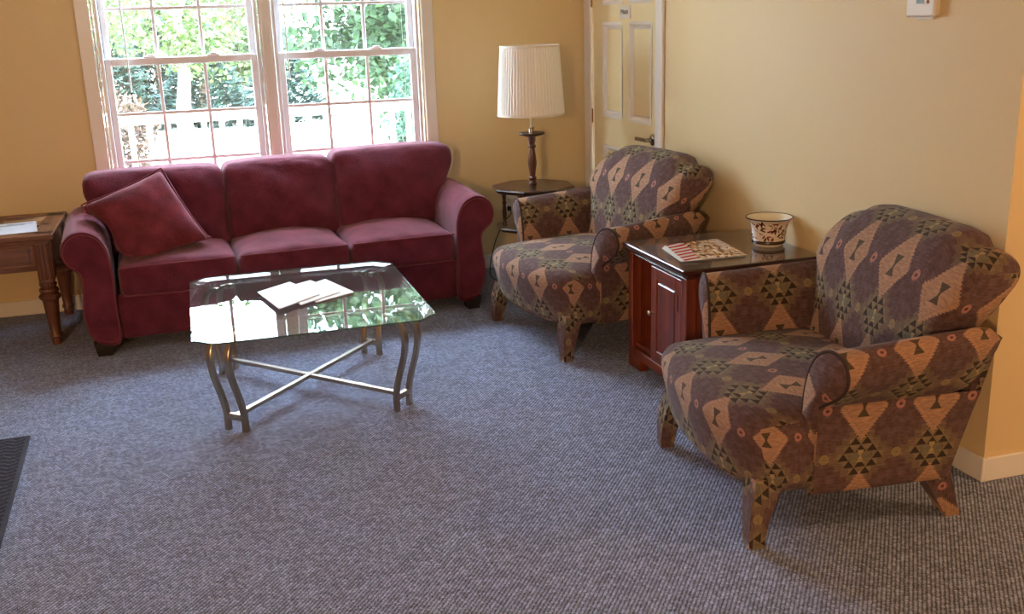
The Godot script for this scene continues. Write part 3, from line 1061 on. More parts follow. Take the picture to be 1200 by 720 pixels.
func build_armchair(c: Node3D) -> void:
	# local axes: +z is the front, +x the sitter's left hand side; the front legs stand at z = 0
	# seat: upholstered block with a bowed, rolled front that dips between the legs
	var b := MB.new()
	var hs := Vector3(0.432, 0.135, 0.36)
	var uv_seat := func(f: int, q: Vector3) -> Vector2:
		var y := q.y + 0.305
		var z := q.z - 0.27
		match f % 3:
			0: return Vector2(signf(q.x) * (0.438 + 0.02 + 0.09 - z), y - 0.385)
			1: return Vector2(q.x, 0.055 + 0.09 - z)
			_: return Vector2(q.x, y - 0.385)
	b.soft(hs, 0.062, 22, func(p: Vector3, q: Vector3) -> Vector3:
		var a := p.x / hs.x
		var front := smoothstep(-0.1, 0.36, p.z)
		var bow := -0.085 * pow(absf(a), 2.6) * front
		var y := p.y + 0.305
		y += smoothstep(-0.06, 0.11, p.y) * (0.03 * (1.0 - a * a) * (1.0 - pow(p.z / hs.z, 4)) - 0.012 * front - 0.018 * pow(absf(a), 3.0))
		y -= smoothstep(0.06, -0.11, p.y) * (0.022 * (1.0 - pow(absf(a), 2.0)) * front + 0.012 * (1.0 - front))
		# the front face swells a little and tucks in below
		var tuck := -0.035 * front * smoothstep(0.1, -0.135, p.y) * smoothstep(0.2, 0.36, p.z)
		return Vector3(p.x, y, p.z - 0.27 + bow + tuck), uv_seat)
	part(b, "seat", M.kilim, c)
	# arms: rolled, flaring outward, with the outer side panel below
	var zr := func(y: float) -> float: return -0.65 - 0.30 * (y - 0.26)
	var zfront := func(x: float) -> float: return -0.158 - 0.20 * (x - 0.372)   # the arm fronts sweep back toward the outside
	var roll := [Vector2(0.372, 0.34), Vector2(0.374, 0.42), Vector2(0.382, 0.50), Vector2(0.402, 0.57), Vector2(0.440, 0.622), Vector2(0.490, 0.642), Vector2(0.538, 0.628), Vector2(0.562, 0.588), Vector2(0.556, 0.545), Vector2(0.524, 0.508), Vector2(0.480, 0.478), Vector2(0.450, 0.455)]
	var panel := [Vector2(0.450, 0.455), Vector2(0.444, 0.40), Vector2(0.442, 0.30), Vector2(0.440, 0.20), Vector2(0.432, 0.165), Vector2(0.41, 0.155)]
	for sd in [1.0, -1.0]:
		b = MB.new()
		var line := smooth_line(roll, 4)
		var pl := smooth_line(panel, 2)
		var strip := func(pts: Array, v0: float, down: bool, phase: float, n_along: int) -> void:
			b.group += 1
			var al := [0.0]
			for k in range(pts.size() - 1):
				al.append(al[k] + pts[k].distance_to(pts[k + 1]))
			for i in n_along:
				for k in range(pts.size() - 1):
					var q := []
					var u := []
					for e in [[i, k], [i, k + 1], [i + 1, k + 1], [i + 1, k]]:
						var f := float(e[0]) / n_along
						var p: Vector2 = pts[e[1]]
						var lift := 0.035 * f * smoothstep(0.42, 0.6, p.y)
						var z := lerpf(zfront.call(p.x), zr.call(p.y), f)
						# the roll narrows a little toward the back
						var x := p.x - 0.085 * f * smoothstep(0.452, 0.57, p.x)
						var yy := p.y + lift
						if not down and f > 0.8:
							var e2 := (f - 0.8) / 0.2
							var sc := 1.0 - 0.5 * e2 * e2
							var hub := Vector2(0.425, 0.56)
							x = lerpf(hub.x, x, sc)
							yy = lerpf(hub.y, yy, sc)
						q.append(Vector3(x * sd, yy, z))
						u.append(Vector2((z + phase) * sd, v0 - al[e[1]] if down else v0 + al[e[1]]))
					if sd > 0:
						b.quad(q[0], q[1], q[2], q[3], u[0], u[1], u[2], u[3], b.group)
					else:
						b.quad(q[0], q[3], q[2], q[1], u[0], u[3], u[2], u[1], b.group)
		strip.call(line, 0.34 - 0.58 + KH / 2, false, 0.20, 10)
		strip.call(pl, 0.455 - 0.28 + KH / 2, true, 0.32, 10)
		# front panel, slightly domed, and the plain back end
		var ring := line.duplicate()
		for k in range(1, pl.size()):
			ring.append(pl[k])
		var face := []
		for p in line:
			face.append(p)
		face.append(Vector2(0.43, 0.36))
		var cen := Vector2(0.465, 0.53)
		for k in face.size():
			var p0: Vector2 = face[k]
			var p1: Vector2 = face[(k + 1) % face.size()]
			var r0 := cen + (p0 - cen) * 0.8
			var r1 := cen + (p1 - cen) * 0.8
			var q := [Vector3(p0.x * sd, p0.y, zfront.call(p0.x)), Vector3(p1.x * sd, p1.y, zfront.call(p1.x)), Vector3(r1.x * sd, r1.y, zfront.call(r1.x) + 0.014), Vector3(r0.x * sd, r0.y, zfront.call(r0.x) + 0.014), Vector3(cen.x * sd, cen.y, zfront.call(cen.x) + 0.017)]
			var u := [p0 - Vector2(0.37, 0.50), p1 - Vector2(0.37, 0.50), r1 - Vector2(0.37, 0.50), r0 - Vector2(0.37, 0.50), cen - Vector2(0.37, 0.50)]
			var gg := b.group + 5
			if sd > 0:
				b.quad(q[0], q[3], q[2], q[1], u[0], u[3], u[2], u[1], gg)
				b.tri(q[3], q[4], q[2], u[3], u[4], u[2], gg)
			else:
				b.quad(q[0], q[1], q[2], q[3], u[0], u[1], u[2], u[3], gg)
				b.tri(q[3], q[2], q[4], u[3], u[2], u[4], gg)
		b.group += 6
		var poly2 := PackedVector2Array(ring)
		var idx := Geometry2D.triangulate_polygon(poly2)
		for e in 2:
			for i in range(0, idx.size(), 3):
				var tr := []
				for k in 3:
					var p: Vector2 = ring[idx[i + k]]
					var lift := 0.035 * smoothstep(0.42, 0.6, p.y) if e == 0 else 0.0
					var x := p.x - (0.085 * smoothstep(0.452, 0.57, p.x) if e == 0 else 0.0)
					var yy := p.y + lift
					if e == 0 and idx[i + k] < line.size():
						x = lerpf(0.425, x, 0.5)
						yy = lerpf(0.56, yy, 0.5)
					tr.append(Vector3(x * sd, yy, zr.call(p.y) if e == 0 else zfront.call(p.x) - 0.001))
				var nz: float = (tr[1] - tr[0]).cross(tr[2] - tr[0]).z
				var want := 1.0 if e == 0 else -1.0
				if (nz > 0.0) != (want > 0.0):
					tr = [tr[0], tr[2], tr[1]]
				b.tri(tr[0], tr[1], tr[2], Vector2(tr[0].x, tr[0].y), Vector2(tr[1].x, tr[1].y), Vector2(tr[2].x, tr[2].y))
		var am := part(b, "arm", M.kilim, c)
		var path := []
		for p in line:
			path.append(Vector3(p.x * sd, p.y, zfront.call(p.x) + 0.001))
		b = MB.new()
		b.tube(path, 0.0055, 6)
		part(b, "piping", M.kilim_piping, am)
	# back: leaning, with a raised crest in the middle and rolled ears at the sides
	b = MB.new()
	var hb := Vector3(1.0, 1.0, 0.085)
	var y0 := 0.34
	var uv_back := func(f: int, q: Vector3) -> Vector2:
		var y := lerpf(0.36, 0.90, (q.y + 1.0) / 2.0)
		match f % 3:
			0: return Vector2(q.z + 0.3, y - 0.775)
			1: return Vector2(q.x * 0.45 + 0.12, 0.125 + 0.085 - q.z)
			_: return Vector2(q.x * 0.45 + 0.12, y - 0.775)
	var shape := func(p: Vector3, q: Vector3) -> Vector3:
		# p comes from a rounded slab whose x and y run over -1 .. 1
		var a := p.x
		var t := (p.y + 1.0) / 2.0
		var half := 0.352 + 0.03 * smoothstep(0.3, 0.55, t) + 0.076 * smoothstep(0.50, 0.80, t)
		var crest := 0.904 + 0.014 * (1.0 - a * a) - 0.036 * smoothstep(0.56, 0.68, absf(a)) - 0.045 * pow(smoothstep(0.72, 1.05, absf(a)), 2.0)
		var y := lerpf(y0, crest, t)
		var ear := smoothstep(0.62, 1.0, absf(a)) * smoothstep(0.5, 0.9, t)
		var thick := 1.0 + 0.05 * ear
		var z := -0.615 - 0.20 * (y - 0.43) - 0.055 * smoothstep(0.72, 1.0, t) - 0.012 * ear
		var puff := 0.03 * (1.0 - a * a) * (1.0 - pow(2.0 * t - 1.0, 2.0)) * (1.0 if p.z > 0 else 0.0)
		return Vector3(a * half, y, z + p.z * thick + puff)
	# rounded slab in (x, y) units: radius given for the thin axis
	b.group += 1
	var nn := 30
	for f in 6:
		var k := f % 3
		var s := 1.0 if f < 3 else -1.0
		var a := (k + 1) % 3
		var e := (k + 2) % 3
		var pts := []
		var uvs := []
		var na := nn if a != 2 else 8
		var ne := nn if e != 2 else 8
		for i in range(na + 1):
			for j in range(ne + 1):
				var q := Vector3.ZERO
				q[k] = s * hb[k]
				q[a] = sin((2.0 * i / na - 1.0) * PI / 2.0) * hb[a]
				q[e] = sin((2.0 * j / ne - 1.0) * PI / 2.0) * hb[e]
				# round the rim: radius 0.075 m, in x about 0.18 and in y about 0.28 of the unit slab
				var rx := 0.13
				var ry := 0.26
				var rz := 0.075
				var inner := Vector3(1.0 - rx, 1.0 - ry, hb.z - rz)
				var cc := q.clamp(-inner, inner)
				var dv := (q - cc) / Vector3(rx, ry, rz)
				dv = dv.normalized()
				var p := cc + dv * Vector3(rx, ry, rz)
				pts.append(shape.call(p, q))
				uvs.append(uv_back.call(f, q))
		for i in na:
			for j in ne:
				var A := i * (ne + 1) + j
				var B := A + ne + 1
				if s > 0:
					b.quad(pts[A], pts[A + 1], pts[B + 1], pts[B], uvs[A], uvs[A + 1], uvs[B + 1], uvs[B], b.group)
				else:
					b.quad(pts[A], pts[B], pts[B + 1], pts[A + 1], uvs[A], uvs[B], uvs[B + 1], uvs[A + 1], b.group)
	part(b, "backrest", M.kilim, c)
	# outside back panel down to the frame
	b = MB.new()
	b.off = Vector2(0.1, 0.1)
	b.poly([Vector3(-0.43, 0.16, -0.60), Vector3(0.43, 0.16, -0.60), Vector3(0.43, 0.62, -0.73), Vector3(-0.43, 0.62, -0.73)], Vector3(0, 0.4, -0.9), 0)
	b.poly([Vector3(-0.43, 0.16, -0.63), Vector3(0.43, 0.16, -0.63), Vector3(0.43, 0.62, -0.765), Vector3(-0.43, 0.62, -0.765)], Vector3(0, 0.4, 0.0), 0)
	for s in [-1.0, 1.0]:
		b.poly([Vector3(0.43 * s, 0.16, -0.60), Vector3(0.43 * s, 0.62, -0.73), Vector3(0.43 * s, 0.62, -0.765), Vector3(0.43 * s, 0.16, -0.63)], Vector3.ZERO, 1)
	b.poly([Vector3(-0.43, 0.62, -0.73), Vector3(0.43, 0.62, -0.73), Vector3(0.43, 0.62, -0.765), Vector3(-0.43, 0.62, -0.765)], Vector3.ZERO, 0)
	b.poly([Vector3(-0.43, 0.16, -0.60), Vector3(0.43, 0.16, -0.60), Vector3(0.43, 0.16, -0.63), Vector3(-0.43, 0.16, -0.63)], Vector3(0, 0.4, -0.6), 0)
	part(b, "outside_back", M.kilim, c)
	# legs, covered in the same cloth
	for s in [-1.0, 1.0]:
		var sec := []
		for k in [[0.0, 0.024, 0.025, 0.0], [0.03, 0.025, 0.027, 0.0], [0.09, 0.030, 0.032, -0.006], [0.15, 0.036, 0.040, -0.020], [0.22, 0.042, 0.048, -0.045]]:
			sec.append(k)
		b = MB.new()
		b.off = Vector2(0.02, 0.16) if s > 0 else Vector2(0.09, 0.19)
		for i in range(sec.size() - 1):
			b.taper(Vector3(0.402 * s + s * sec[i][3] * 0.7, sec[i][0], sec[i][3] + 0.0), Vector2(sec[i][1], sec[i][2]), Vector3(0.402 * s + s * sec[i + 1][3] * 0.7, sec[i + 1][0], sec[i + 1][3]), Vector2(sec[i + 1][1], sec[i + 1][2]))
		part(b, "leg", M.kilim, c)
	for s in [-1.0, 1.0]:
		b = MB.new()
		b.taper(Vector3(0.355 * s, 0, -0.70), Vector2(0.025, 0.025), Vector3(0.365 * s, 0.19, -0.60), Vector2(0.045, 0.05))
		part(b, "leg", M.kilim, c)

# ---------------------------------------------------------------- coffee table
func coffee_table() -> void:
	var t := thing("coffee_table", "square glass coffee table with clipped corners on bent metal legs", "coffee table", Vector3(0.384, 0, -4.475))
	var yt := 0.445
	var hx := 0.482
	var hz := 0.556
	var cx := 0.078
	var oct := func(inset: float, y: float) -> Array:
		var x := hx - inset
		var z := hz - inset
		var c := cx - inset * 0.55
		return [Vector3(-x, y, -z + c), Vector3(-x + c, y, -z), Vector3(x - c, y, -z), Vector3(x, y, -z + c), Vector3(x, y, z - c), Vector3(x - c, y, z), Vector3(-x + c, y, z), Vector3(-x, y, z - c)]
	var mid := Vector3(0, yt - 0.009, 0)
	# flat above; the bevel is ground into the underside, so that it mirrors at another slant
	var top: Array = oct.call(0.0, yt)
	var rim: Array = oct.call(0.0, yt - 0.006)
	var low: Array = oct.call(0.046, yt - 0.0135)
	var b := MB.new()
	b.poly(top, mid)
	b.poly(low, mid)
	var lip: Array = oct.call(0.0435, yt - 0.0118)
	for i in 8:
		b.poly([low[i], low[(i + 1) % 8], lip[(i + 1) % 8], lip[i]], mid)
		b.poly([lip[i], lip[(i + 1) % 8], rim[(i + 1) % 8], rim[i]], mid)
	var gl := part(b, "glass_top", M.table_glass, t)
	gl.rotation.x = deg_to_rad(0.3)
	gl.position.z = 0.02
	b = MB.new()
	for i in 8:
		b.poly([top[i], top[(i + 1) % 8], rim[(i + 1) % 8], rim[i]], mid)
	part(b, "glass_edge", M.glass_edge, gl)
	# four corners, each a pair of bent flat bars joined near the foot
	var prof := [Vector2(-0.035, 0.417), Vector2(-0.01, 0.4165), Vector2(0.028, 0.402), Vector2(0.056, 0.366), Vector2(0.064, 0.315), Vector2(0.050, 0.24), Vector2(0.026, 0.17), Vector2(0.008, 0.11), Vector2(0.0, 0.06), Vector2(0.0, 0.0)]
	prof = smooth_line(prof, 4)
	var flat := [Vector2(0.0125, -0.0085), Vector2(0.0125, 0.0085), Vector2(0.0095, 0.0105), Vector2(-0.0095, 0.0105), Vector2(-0.0125, 0.0085), Vector2(-0.0125, -0.0085), Vector2(-0.0095, -0.0105), Vector2(0.0095, -0.0105)]
	var feet := []
	for sx in [-1.0, 1.0]:
		for sz in [-1.0, 1.0]:
			var foot := Vector3(0.347 * sx, 0, 0.397 * sz - 0.022)
			var d := Vector3(0.347 * sx, 0, 0.397 * sz).normalized()
			var across := Vector3.UP.cross(d)
			for e in [-0.044, 0.044]:
				var path := []
				for p in prof:
					path.append(foot + across * e + d * p.x + Vector3.UP * p.y)
				b = MB.new()
				b.sweep(path, flat, across, true, false)
				part(b, "leg", M.bronze_metal, t)
			b = MB.new()
			b.sweep([foot + across * -0.044 + Vector3.UP * 0.062, foot + across * 0.044 + Vector3.UP * 0.062], flat, Vector3.UP, true, false)
			part(b, "leg_link", M.bronze_metal, t)
			b = MB.new()
			b.lathe([Vector2(0, 0.41), Vector2(0.014, 0.41), Vector2(0.014, 0.4292), Vector2(0, 0.4292)], 14, foot - d * 0.02)
			part(b, "glass_pad", M.nickel, t)
			feet.append([foot, d])
	for pr in [[0, 3], [1, 2]]:
		var a: Array = feet[pr[0]]
		var z: Array = feet[pr[1]]
		b = MB.new()
		var lift := 0.062 if pr[0] == 0 else 0.064
		b.sweep([a[0] + Vector3.UP * lift, (a[0] + z[0]) / 2 + Vector3.UP * lift, z[0] + Vector3.UP * lift], [Vector2(0.008, -0.011), Vector2(0.008, 0.011), Vector2(-0.008, 0.011), Vector2(-0.008, -0.011)], Vector3.UP, true, false)
		part(b, "cross_brace", M.bronze_metal, t)
	# folded brochures on the glass
	var y := yt + 0.0022
	var labels := ["white folded brochure lying on top of the others on the glass table", "white folded brochure in the middle of the fan on the glass table", "white folded brochure lying lowest in the fan on the glass table"]
	var quads := [
		[Vector2(0.191, -4.56), Vector2(0.258, -4.235), Vector2(0.447, -4.404), Vector2(0.345, -4.69)],
		[Vector2(0.300, -4.60), Vector2(0.352, -4.280), Vector2(0.540, -4.426), Vector2(0.440, -4.70)],
		[Vector2(0.385, -4.61), Vector2(0.420, -4.310), Vector2(0.598, -4.417), Vector2(0.510, -4.71)],
	]
	for k in 3:
		var yy := y + (2 - k) * 0.0045
		var pts: Array = quads[k]
		var mid2 := Vector2.ZERO
		for p in pts:
			mid2 += p / 4.0
		var o := thing("brochure", labels[k], "brochure", Vector3(mid2.x, yy, mid2.y), 0.0, "brochures on the coffee table")
		for leaf in 2:
			b = MB.new()
			var lo := 0.0006 + leaf * 0.0021
			var a := []
			var c := []
			for i in 4:
				var p: Vector2 = pts[i] - mid2
				var rise := 0.0012 * leaf if i == 2 else 0.0
				a.append(Vector3(p.x, lo, p.y))
				c.append(Vector3(p.x, lo + 0.0014 + rise, p.y))
			var m3 := Vector3(0, lo + 0.0007, 0)
			b.poly(a, m3)
			b.poly(c, m3)
			for i in 4:
				b.poly([a[i], a[(i + 1) % 4], c[(i + 1) % 4], c[i]], m3)
			part(b, "page", M.paper, o)

# ---------------------------------------------------------------- side table (cabinet)
func side_table() -> void:
	var t := thing("side_cabinet", "cherry side cabinet with glass-covered top and a small door, between the armchairs", "side table", Vector3(1.825, 0, -3.9675))
	# local: x from 0 (front, facing the room) to 0.65, z from -0.3125 to 0.3125
	var b := MB.new()
	var top := 0.592
	b.box(Vector3(0.325, top - 0.011, 0), Vector3(0.65, 0.022, 0.625), 0.004)
	part(b, "table_top", M.cherry_dark, t)
	b = MB.new()
	b.box(Vector3(0.331, top - 0.033, 0), Vector3(0.618, 0.021, 0.593), 0.006)
	part(b, "top_moulding", M.cherry_dark, t)
	b = MB.new()
	b.box(Vector3(0.325, top + 0.002, 0), Vector3(0.646, 0.004, 0.621), 0.0)
	part(b, "cover_glass", M.cover_glass, t)
	var x0 := 0.035
	var yb := 0.10
	var yt := top - 0.043
	# carcass: sides, back, bottom, divider
	b = MB.new()
	b.box(Vector3(0.335, (yb + yt) / 2, -0.262), Vector3(0.59, yt - yb, 0.02), 0.002, 1)
	part(b, "side_panel", M.cherry, t)
	b = MB.new()
	b.box(Vector3(0.335, (yb + yt) / 2, 0.262), Vector3(0.59, yt - yb, 0.02), 0.002, 1)
	part(b, "side_panel", M.cherry, t)
	b = MB.new()
	b.box(Vector3(0.615, (yb + yt) / 2, 0), Vector3(0.016, yt - yb, 0.5), 0.002, 1)
	part(b, "back_panel", M.cherry_dark, t)
	b = MB.new()
	b.box(Vector3(0.335, yb + 0.01, 0), Vector3(0.58, 0.02, 0.51), 0.002)
	part(b, "bottom_panel", M.cherry, t)
	b = MB.new()
	b.box(Vector3(0.33, (yb + yt) / 2, -0.052), Vector3(0.56, yt - yb, 0.018), 0.002, 1)
	part(b, "divider", M.cherry_dark, t)
	# posts at the four corners, down to the floor as feet
	for p in [[x0 + 0.0, -0.2765], [x0 + 0.0, 0.2765], [0.61, -0.2765], [0.61, 0.2765]]:
		b = MB.new()
		b.box(Vector3(p[0] + 0.012, yt / 2, p[1] * 0.985), Vector3(0.05, yt, 0.045), 0.004, 1)
		part(b, "post", M.cherry, t)
	for p in [[-0.2725 + 0.06, 0.09], [0.2725 - 0.06, 0.09]]:
		b = MB.new()
		b.box(Vector3(x0 + 0.012, 0.028, p[0]), Vector3(0.045, 0.056, p[1]), 0.004)
		part(b, "foot_block", M.cherry, t)
	b = MB.new()
	b.box(Vector3(x0 + 0.012, 0.077, 0), Vector3(0.046, 0.046, 0.50), 0.004)
	part(b, "bottom_rail", M.cherry, t)
	for s in [-1, 1]:
		b = MB.new()
		b.box(Vector3(0.33, 0.077, 0.272 * s), Vector3(0.53, 0.046, 0.028), 0.004)
		part(b, "bottom_rail", M.cherry, t)
	# bright metal slide strip under the top edge
	b = MB.new()
	b.box(Vector3(x0 - 0.006, yt - 0.006, 0.0), Vector3(0.006, 0.005, 0.5), 0.001)
	part(b, "slide_strip", M.nickel, t)
	# door: frame and raised panel
	var z0 := -0.043
	var z1 := 0.252
	var y0 := 0.104
	var y1 := yt - 0.012
	b = MB.new()
	var xd := x0 - 0.004
	var st := 0.055
	b.box(Vector3(xd, (y0 + y1) / 2, z0 + st / 2), Vector3(0.02, y1 - y0, st), 0.003, 1)
	b.box(Vector3(xd, (y0 + y1) / 2, z1 - st / 2), Vector3(0.02, y1 - y0, st), 0.003, 1)
	b.box(Vector3(xd, y1 - st / 2, (z0 + z1) / 2), Vector3(0.02, st, z1 - z0 - 2 * st), 0.003, 2)
	b.box(Vector3(xd, y0 + st / 2, (z0 + z1) / 2), Vector3(0.02, st, z1 - z0 - 2 * st), 0.003, 2)
	var d := part(b, "door", M.cherry, t)
	b = MB.new()
	b.box(Vector3(xd + 0.004, (y0 + y1) / 2, (z0 + z1) / 2), Vector3(0.012, y1 - y0 - 2 * st + 0.01, z1 - z0 - 2 * st + 0.01), 0.0, 1)
	b.box(Vector3(xd - 0.001, (y0 + y1) / 2, (z0 + z1) / 2), Vector3(0.018, y1 - y0 - 2 * st - 0.02, z1 - z0 - 2 * st - 0.02), 0.008, 1)
	part(b, "raised_panel", M.cherry, d)
	b = MB.new()
	b.lathe([Vector2(0, 0), Vector2(0.008, 0), Vector2(0.006, 0.008), Vector2(0.012, 0.016), Vector2(0.013, 0.022), Vector2(0.008, 0.028), Vector2(0, 0.029)], 18)
	var kn := part(b, "knob", M.nickel, d)
	kn.position = Vector3(xd - 0.01, 0.327, z0 + 0.026)
	kn.rotation.z = PI / 2
	for yy in [0.43, 0.17]:
		b = MB.new()
		b.box(Vector3(xd - 0.011, yy, z1 - 0.03), Vector3(0.004, 0.07, 0.008), 0.001)
		part(b, "hinge", M.ink, d)
	# magazine
	var mg := thing("magazine", "glossy magazine with a red striped flag cover on the cherry side cabinet", "magazine", Vector3(2.04, top + 0.0045, -3.925))
	var blots := noise_image(256, 192, 0.028, 61, 3)
	var blots2 := noise_image(256, 192, 0.05, 62, 2)
	var cov := func(x: int, y: int) -> Color:
		var u := x / 256.0
		var v := y / 192.0
		var n := blots.get_pixel(x, y).r
		var q := blots2.get_pixel(x, y).r
		var c := rgb8(206, 176, 146)
		if n < 0.34:
			c = rgb8(62, 44, 38)
		elif n < 0.42:
			c = rgb8(138, 40, 36)
		elif n > 0.66:
			c = rgb8(236, 226, 212)
		if q > 0.68:
			c = rgb8(212, 158, 66)
		elif q < 0.27:
			c = rgb8(176, 66, 56)
		if u < 0.34 - 0.1 * v:
			c = rgb8(198, 44, 44) if int(v * 13.0 + u * 4.0) % 2 == 0 else rgb8(240, 226, 216)
		elif u > 0.8 and v < 0.5:
			c = c.lerp(rgb8(214, 200, 186), 0.7)
		return c
	var cm := mat("magazine_cover", Color.WHITE, 0.22)
	cm.albedo_texture = img(256, 192, cov)
	var corner := [Vector3(-0.121, 0, -0.134), Vector3(-0.161, 0, 0.138), Vector3(0.124, 0, 0.148), Vector3(0.161, 0, -0.18)]
	for leaf in 4:
		b = MB.new()
		var lo := leaf * 0.0013
		var a := []
		var c := []
		for i in 4:
			var curl := 0.010 * leaf / 3.0 if i == 0 else (0.004 * leaf / 3.0 if i == 3 else 0.0)
			var shift := Vector3(0.004 * leaf, 0, 0.003 * leaf)
			a.append(corner[i] + shift + Vector3(0, lo + curl, 0))
			c.append(corner[i] + shift + Vector3(0, lo + 0.001 + curl, 0))
		var m3 := Vector3(0, lo + 0.003, 0)
		b.poly([a[0], a[1], a[2]], m3 + Vector3.UP); b.poly([a[0], a[2], a[3]], m3 + Vector3.UP)
		for i in 4:
			b.poly([a[i], a[(i + 1) % 4], c[(i + 1) % 4], c[i]], m3)
		if leaf < 3:
			b.poly([c[0], c[1], c[2]], m3 - Vector3.UP); b.poly([c[0], c[2], c[3]], m3 - Vector3.UP)
		part(b, "page", M.paper, mg)
		if leaf == 3:
			var cb := MB.new()
			var up := Vector3(0, 0.0004, 0)
			var uu := [Vector2(0, 0), Vector2(0, 1), Vector2(1, 1), Vector2(1, 0)]
			for tri in [[0, 1, 2], [0, 2, 3]]:
				cb.tri(c[tri[0]] + up, c[tri[2]] + up, c[tri[1]] + up, uu[tri[0]], uu[tri[2]], uu[tri[1]])
				cb.tri(c[tri[0]], c[tri[1]], c[tri[2]], uu[tri[0]], uu[tri[1]], uu[tri[2]])
			part(cb, "cover", M.magazine_cover, mg)
	# flower pot
	var pt := thing("flower_pot", "cream ceramic pot with dark floral sprigs and flared rim on the side cabinet", "pot", Vector3(2.372, top + 0.0045, -3.925))
	var leafs := RandomNumberGenerator.new()
	leafs.seed = 12
	var marks := []
	for k in 130:
		marks.append([leafs.randf() * 512.0, 14.0 + leafs.randf() * 100.0, leafs.randf() * TAU, 3.0 + leafs.randf() * 5.0, leafs.randi() % 4])
	var im := Image.create(512, 128, false, Image.FORMAT_RGB8)
	im.fill(rgb8(236, 220, 204))
	for mk in marks:
		for i in range(-14, 15):
			for j in range(-14, 15):
				var p := Vector2(i, j).rotated(mk[2])
				if pow(p.x / (mk[3] * 1.7), 2) + pow(p.y / (mk[3] * 0.62), 2) < 1.0 or (absf(p.y - 2.0 * sin(p.x * 0.3)) < 0.9 and absf(p.x) < 13.0):
					im.set_pixel(posmod(int(mk[0]) + i, 512), clampi(int(mk[1]) + j, 0, 127), [rgb8(58, 44, 42), rgb8(66, 52, 44), rgb8(126, 62, 50), rgb8(96, 70, 58)][mk[4]])
	var pm := mat("pot_print", Color.WHITE, 0.18)
	pm.albedo_texture = ImageTexture.create_from_image(im)
	pm.uv1_scale = Vector3(1, 1, 1)
	mat("pot_cream", rgb8(238, 224, 196), 0.15)
	mat("pot_band", rgb8(70, 52, 46), 0.2)
	b = MB.new()
	var prof := [Vector2(0.070, 0.024), Vector2(0.0745, 0.05), Vector2(0.078, 0.08), Vector2(0.083, 0.1), Vector2(0.092, 0.115), Vector2(0.103, 0.123)]
	for i in range(prof.size() - 1):
		for k in 48:
			var q := []
			var u := []
			for e in [[i, k], [i, k + 1], [i + 1, k + 1], [i + 1, k]]:
				var ang: float = TAU * e[1] / 48.0
				q.append(Vector3(cos(ang) * prof[e[0]].x, prof[e[0]].y, sin(ang) * prof[e[0]].x))
				u.append(Vector2(e[1] / 48.0, 1.0 - (prof[e[0]].y - 0.024) / 0.1))
			b.quad(q[0], q[1], q[2], q[3], u[0], u[1], u[2], u[3], 3)
	part(b, "wall", M.pot_print, pt)
	b = MB.new()
	b.lathe([Vector2(0.103, 0.123), Vector2(0.1045, 0.126), Vector2(0.102, 0.128), Vector2(0.098, 0.1245), Vector2(0.103, 0.123)], 48)
	part(b, "rim", M.pot_band, pt)
	b = MB.new()
	b.lathe([Vector2(0.098, 0.1255), Vector2(0.088, 0.117), Vector2(0.078, 0.1), Vector2(0.072, 0.07), Vector2(0.066, 0.016), Vector2(0.0, 0.014), ], 48)
	part(b, "inside", M.pot_cream, pt)
	b = MB.new()
	b.lathe([Vector2(0.071, 0.027), Vector2(0.0735, 0.022), Vector2(0.0735, 0.016), Vector2(0.069, 0.012)], 48)
	part(b, "band", M.pot_band, pt)
	b = MB.new()
	b.lathe([Vector2(0.0, 0.0), Vector2(0.060, 0.0), Vector2(0.0635, 0.004), Vector2(0.069, 0.013), Vector2(0.0, 0.0135)], 48)
	part(b, "foot_ring", M.pot_cream, pt)

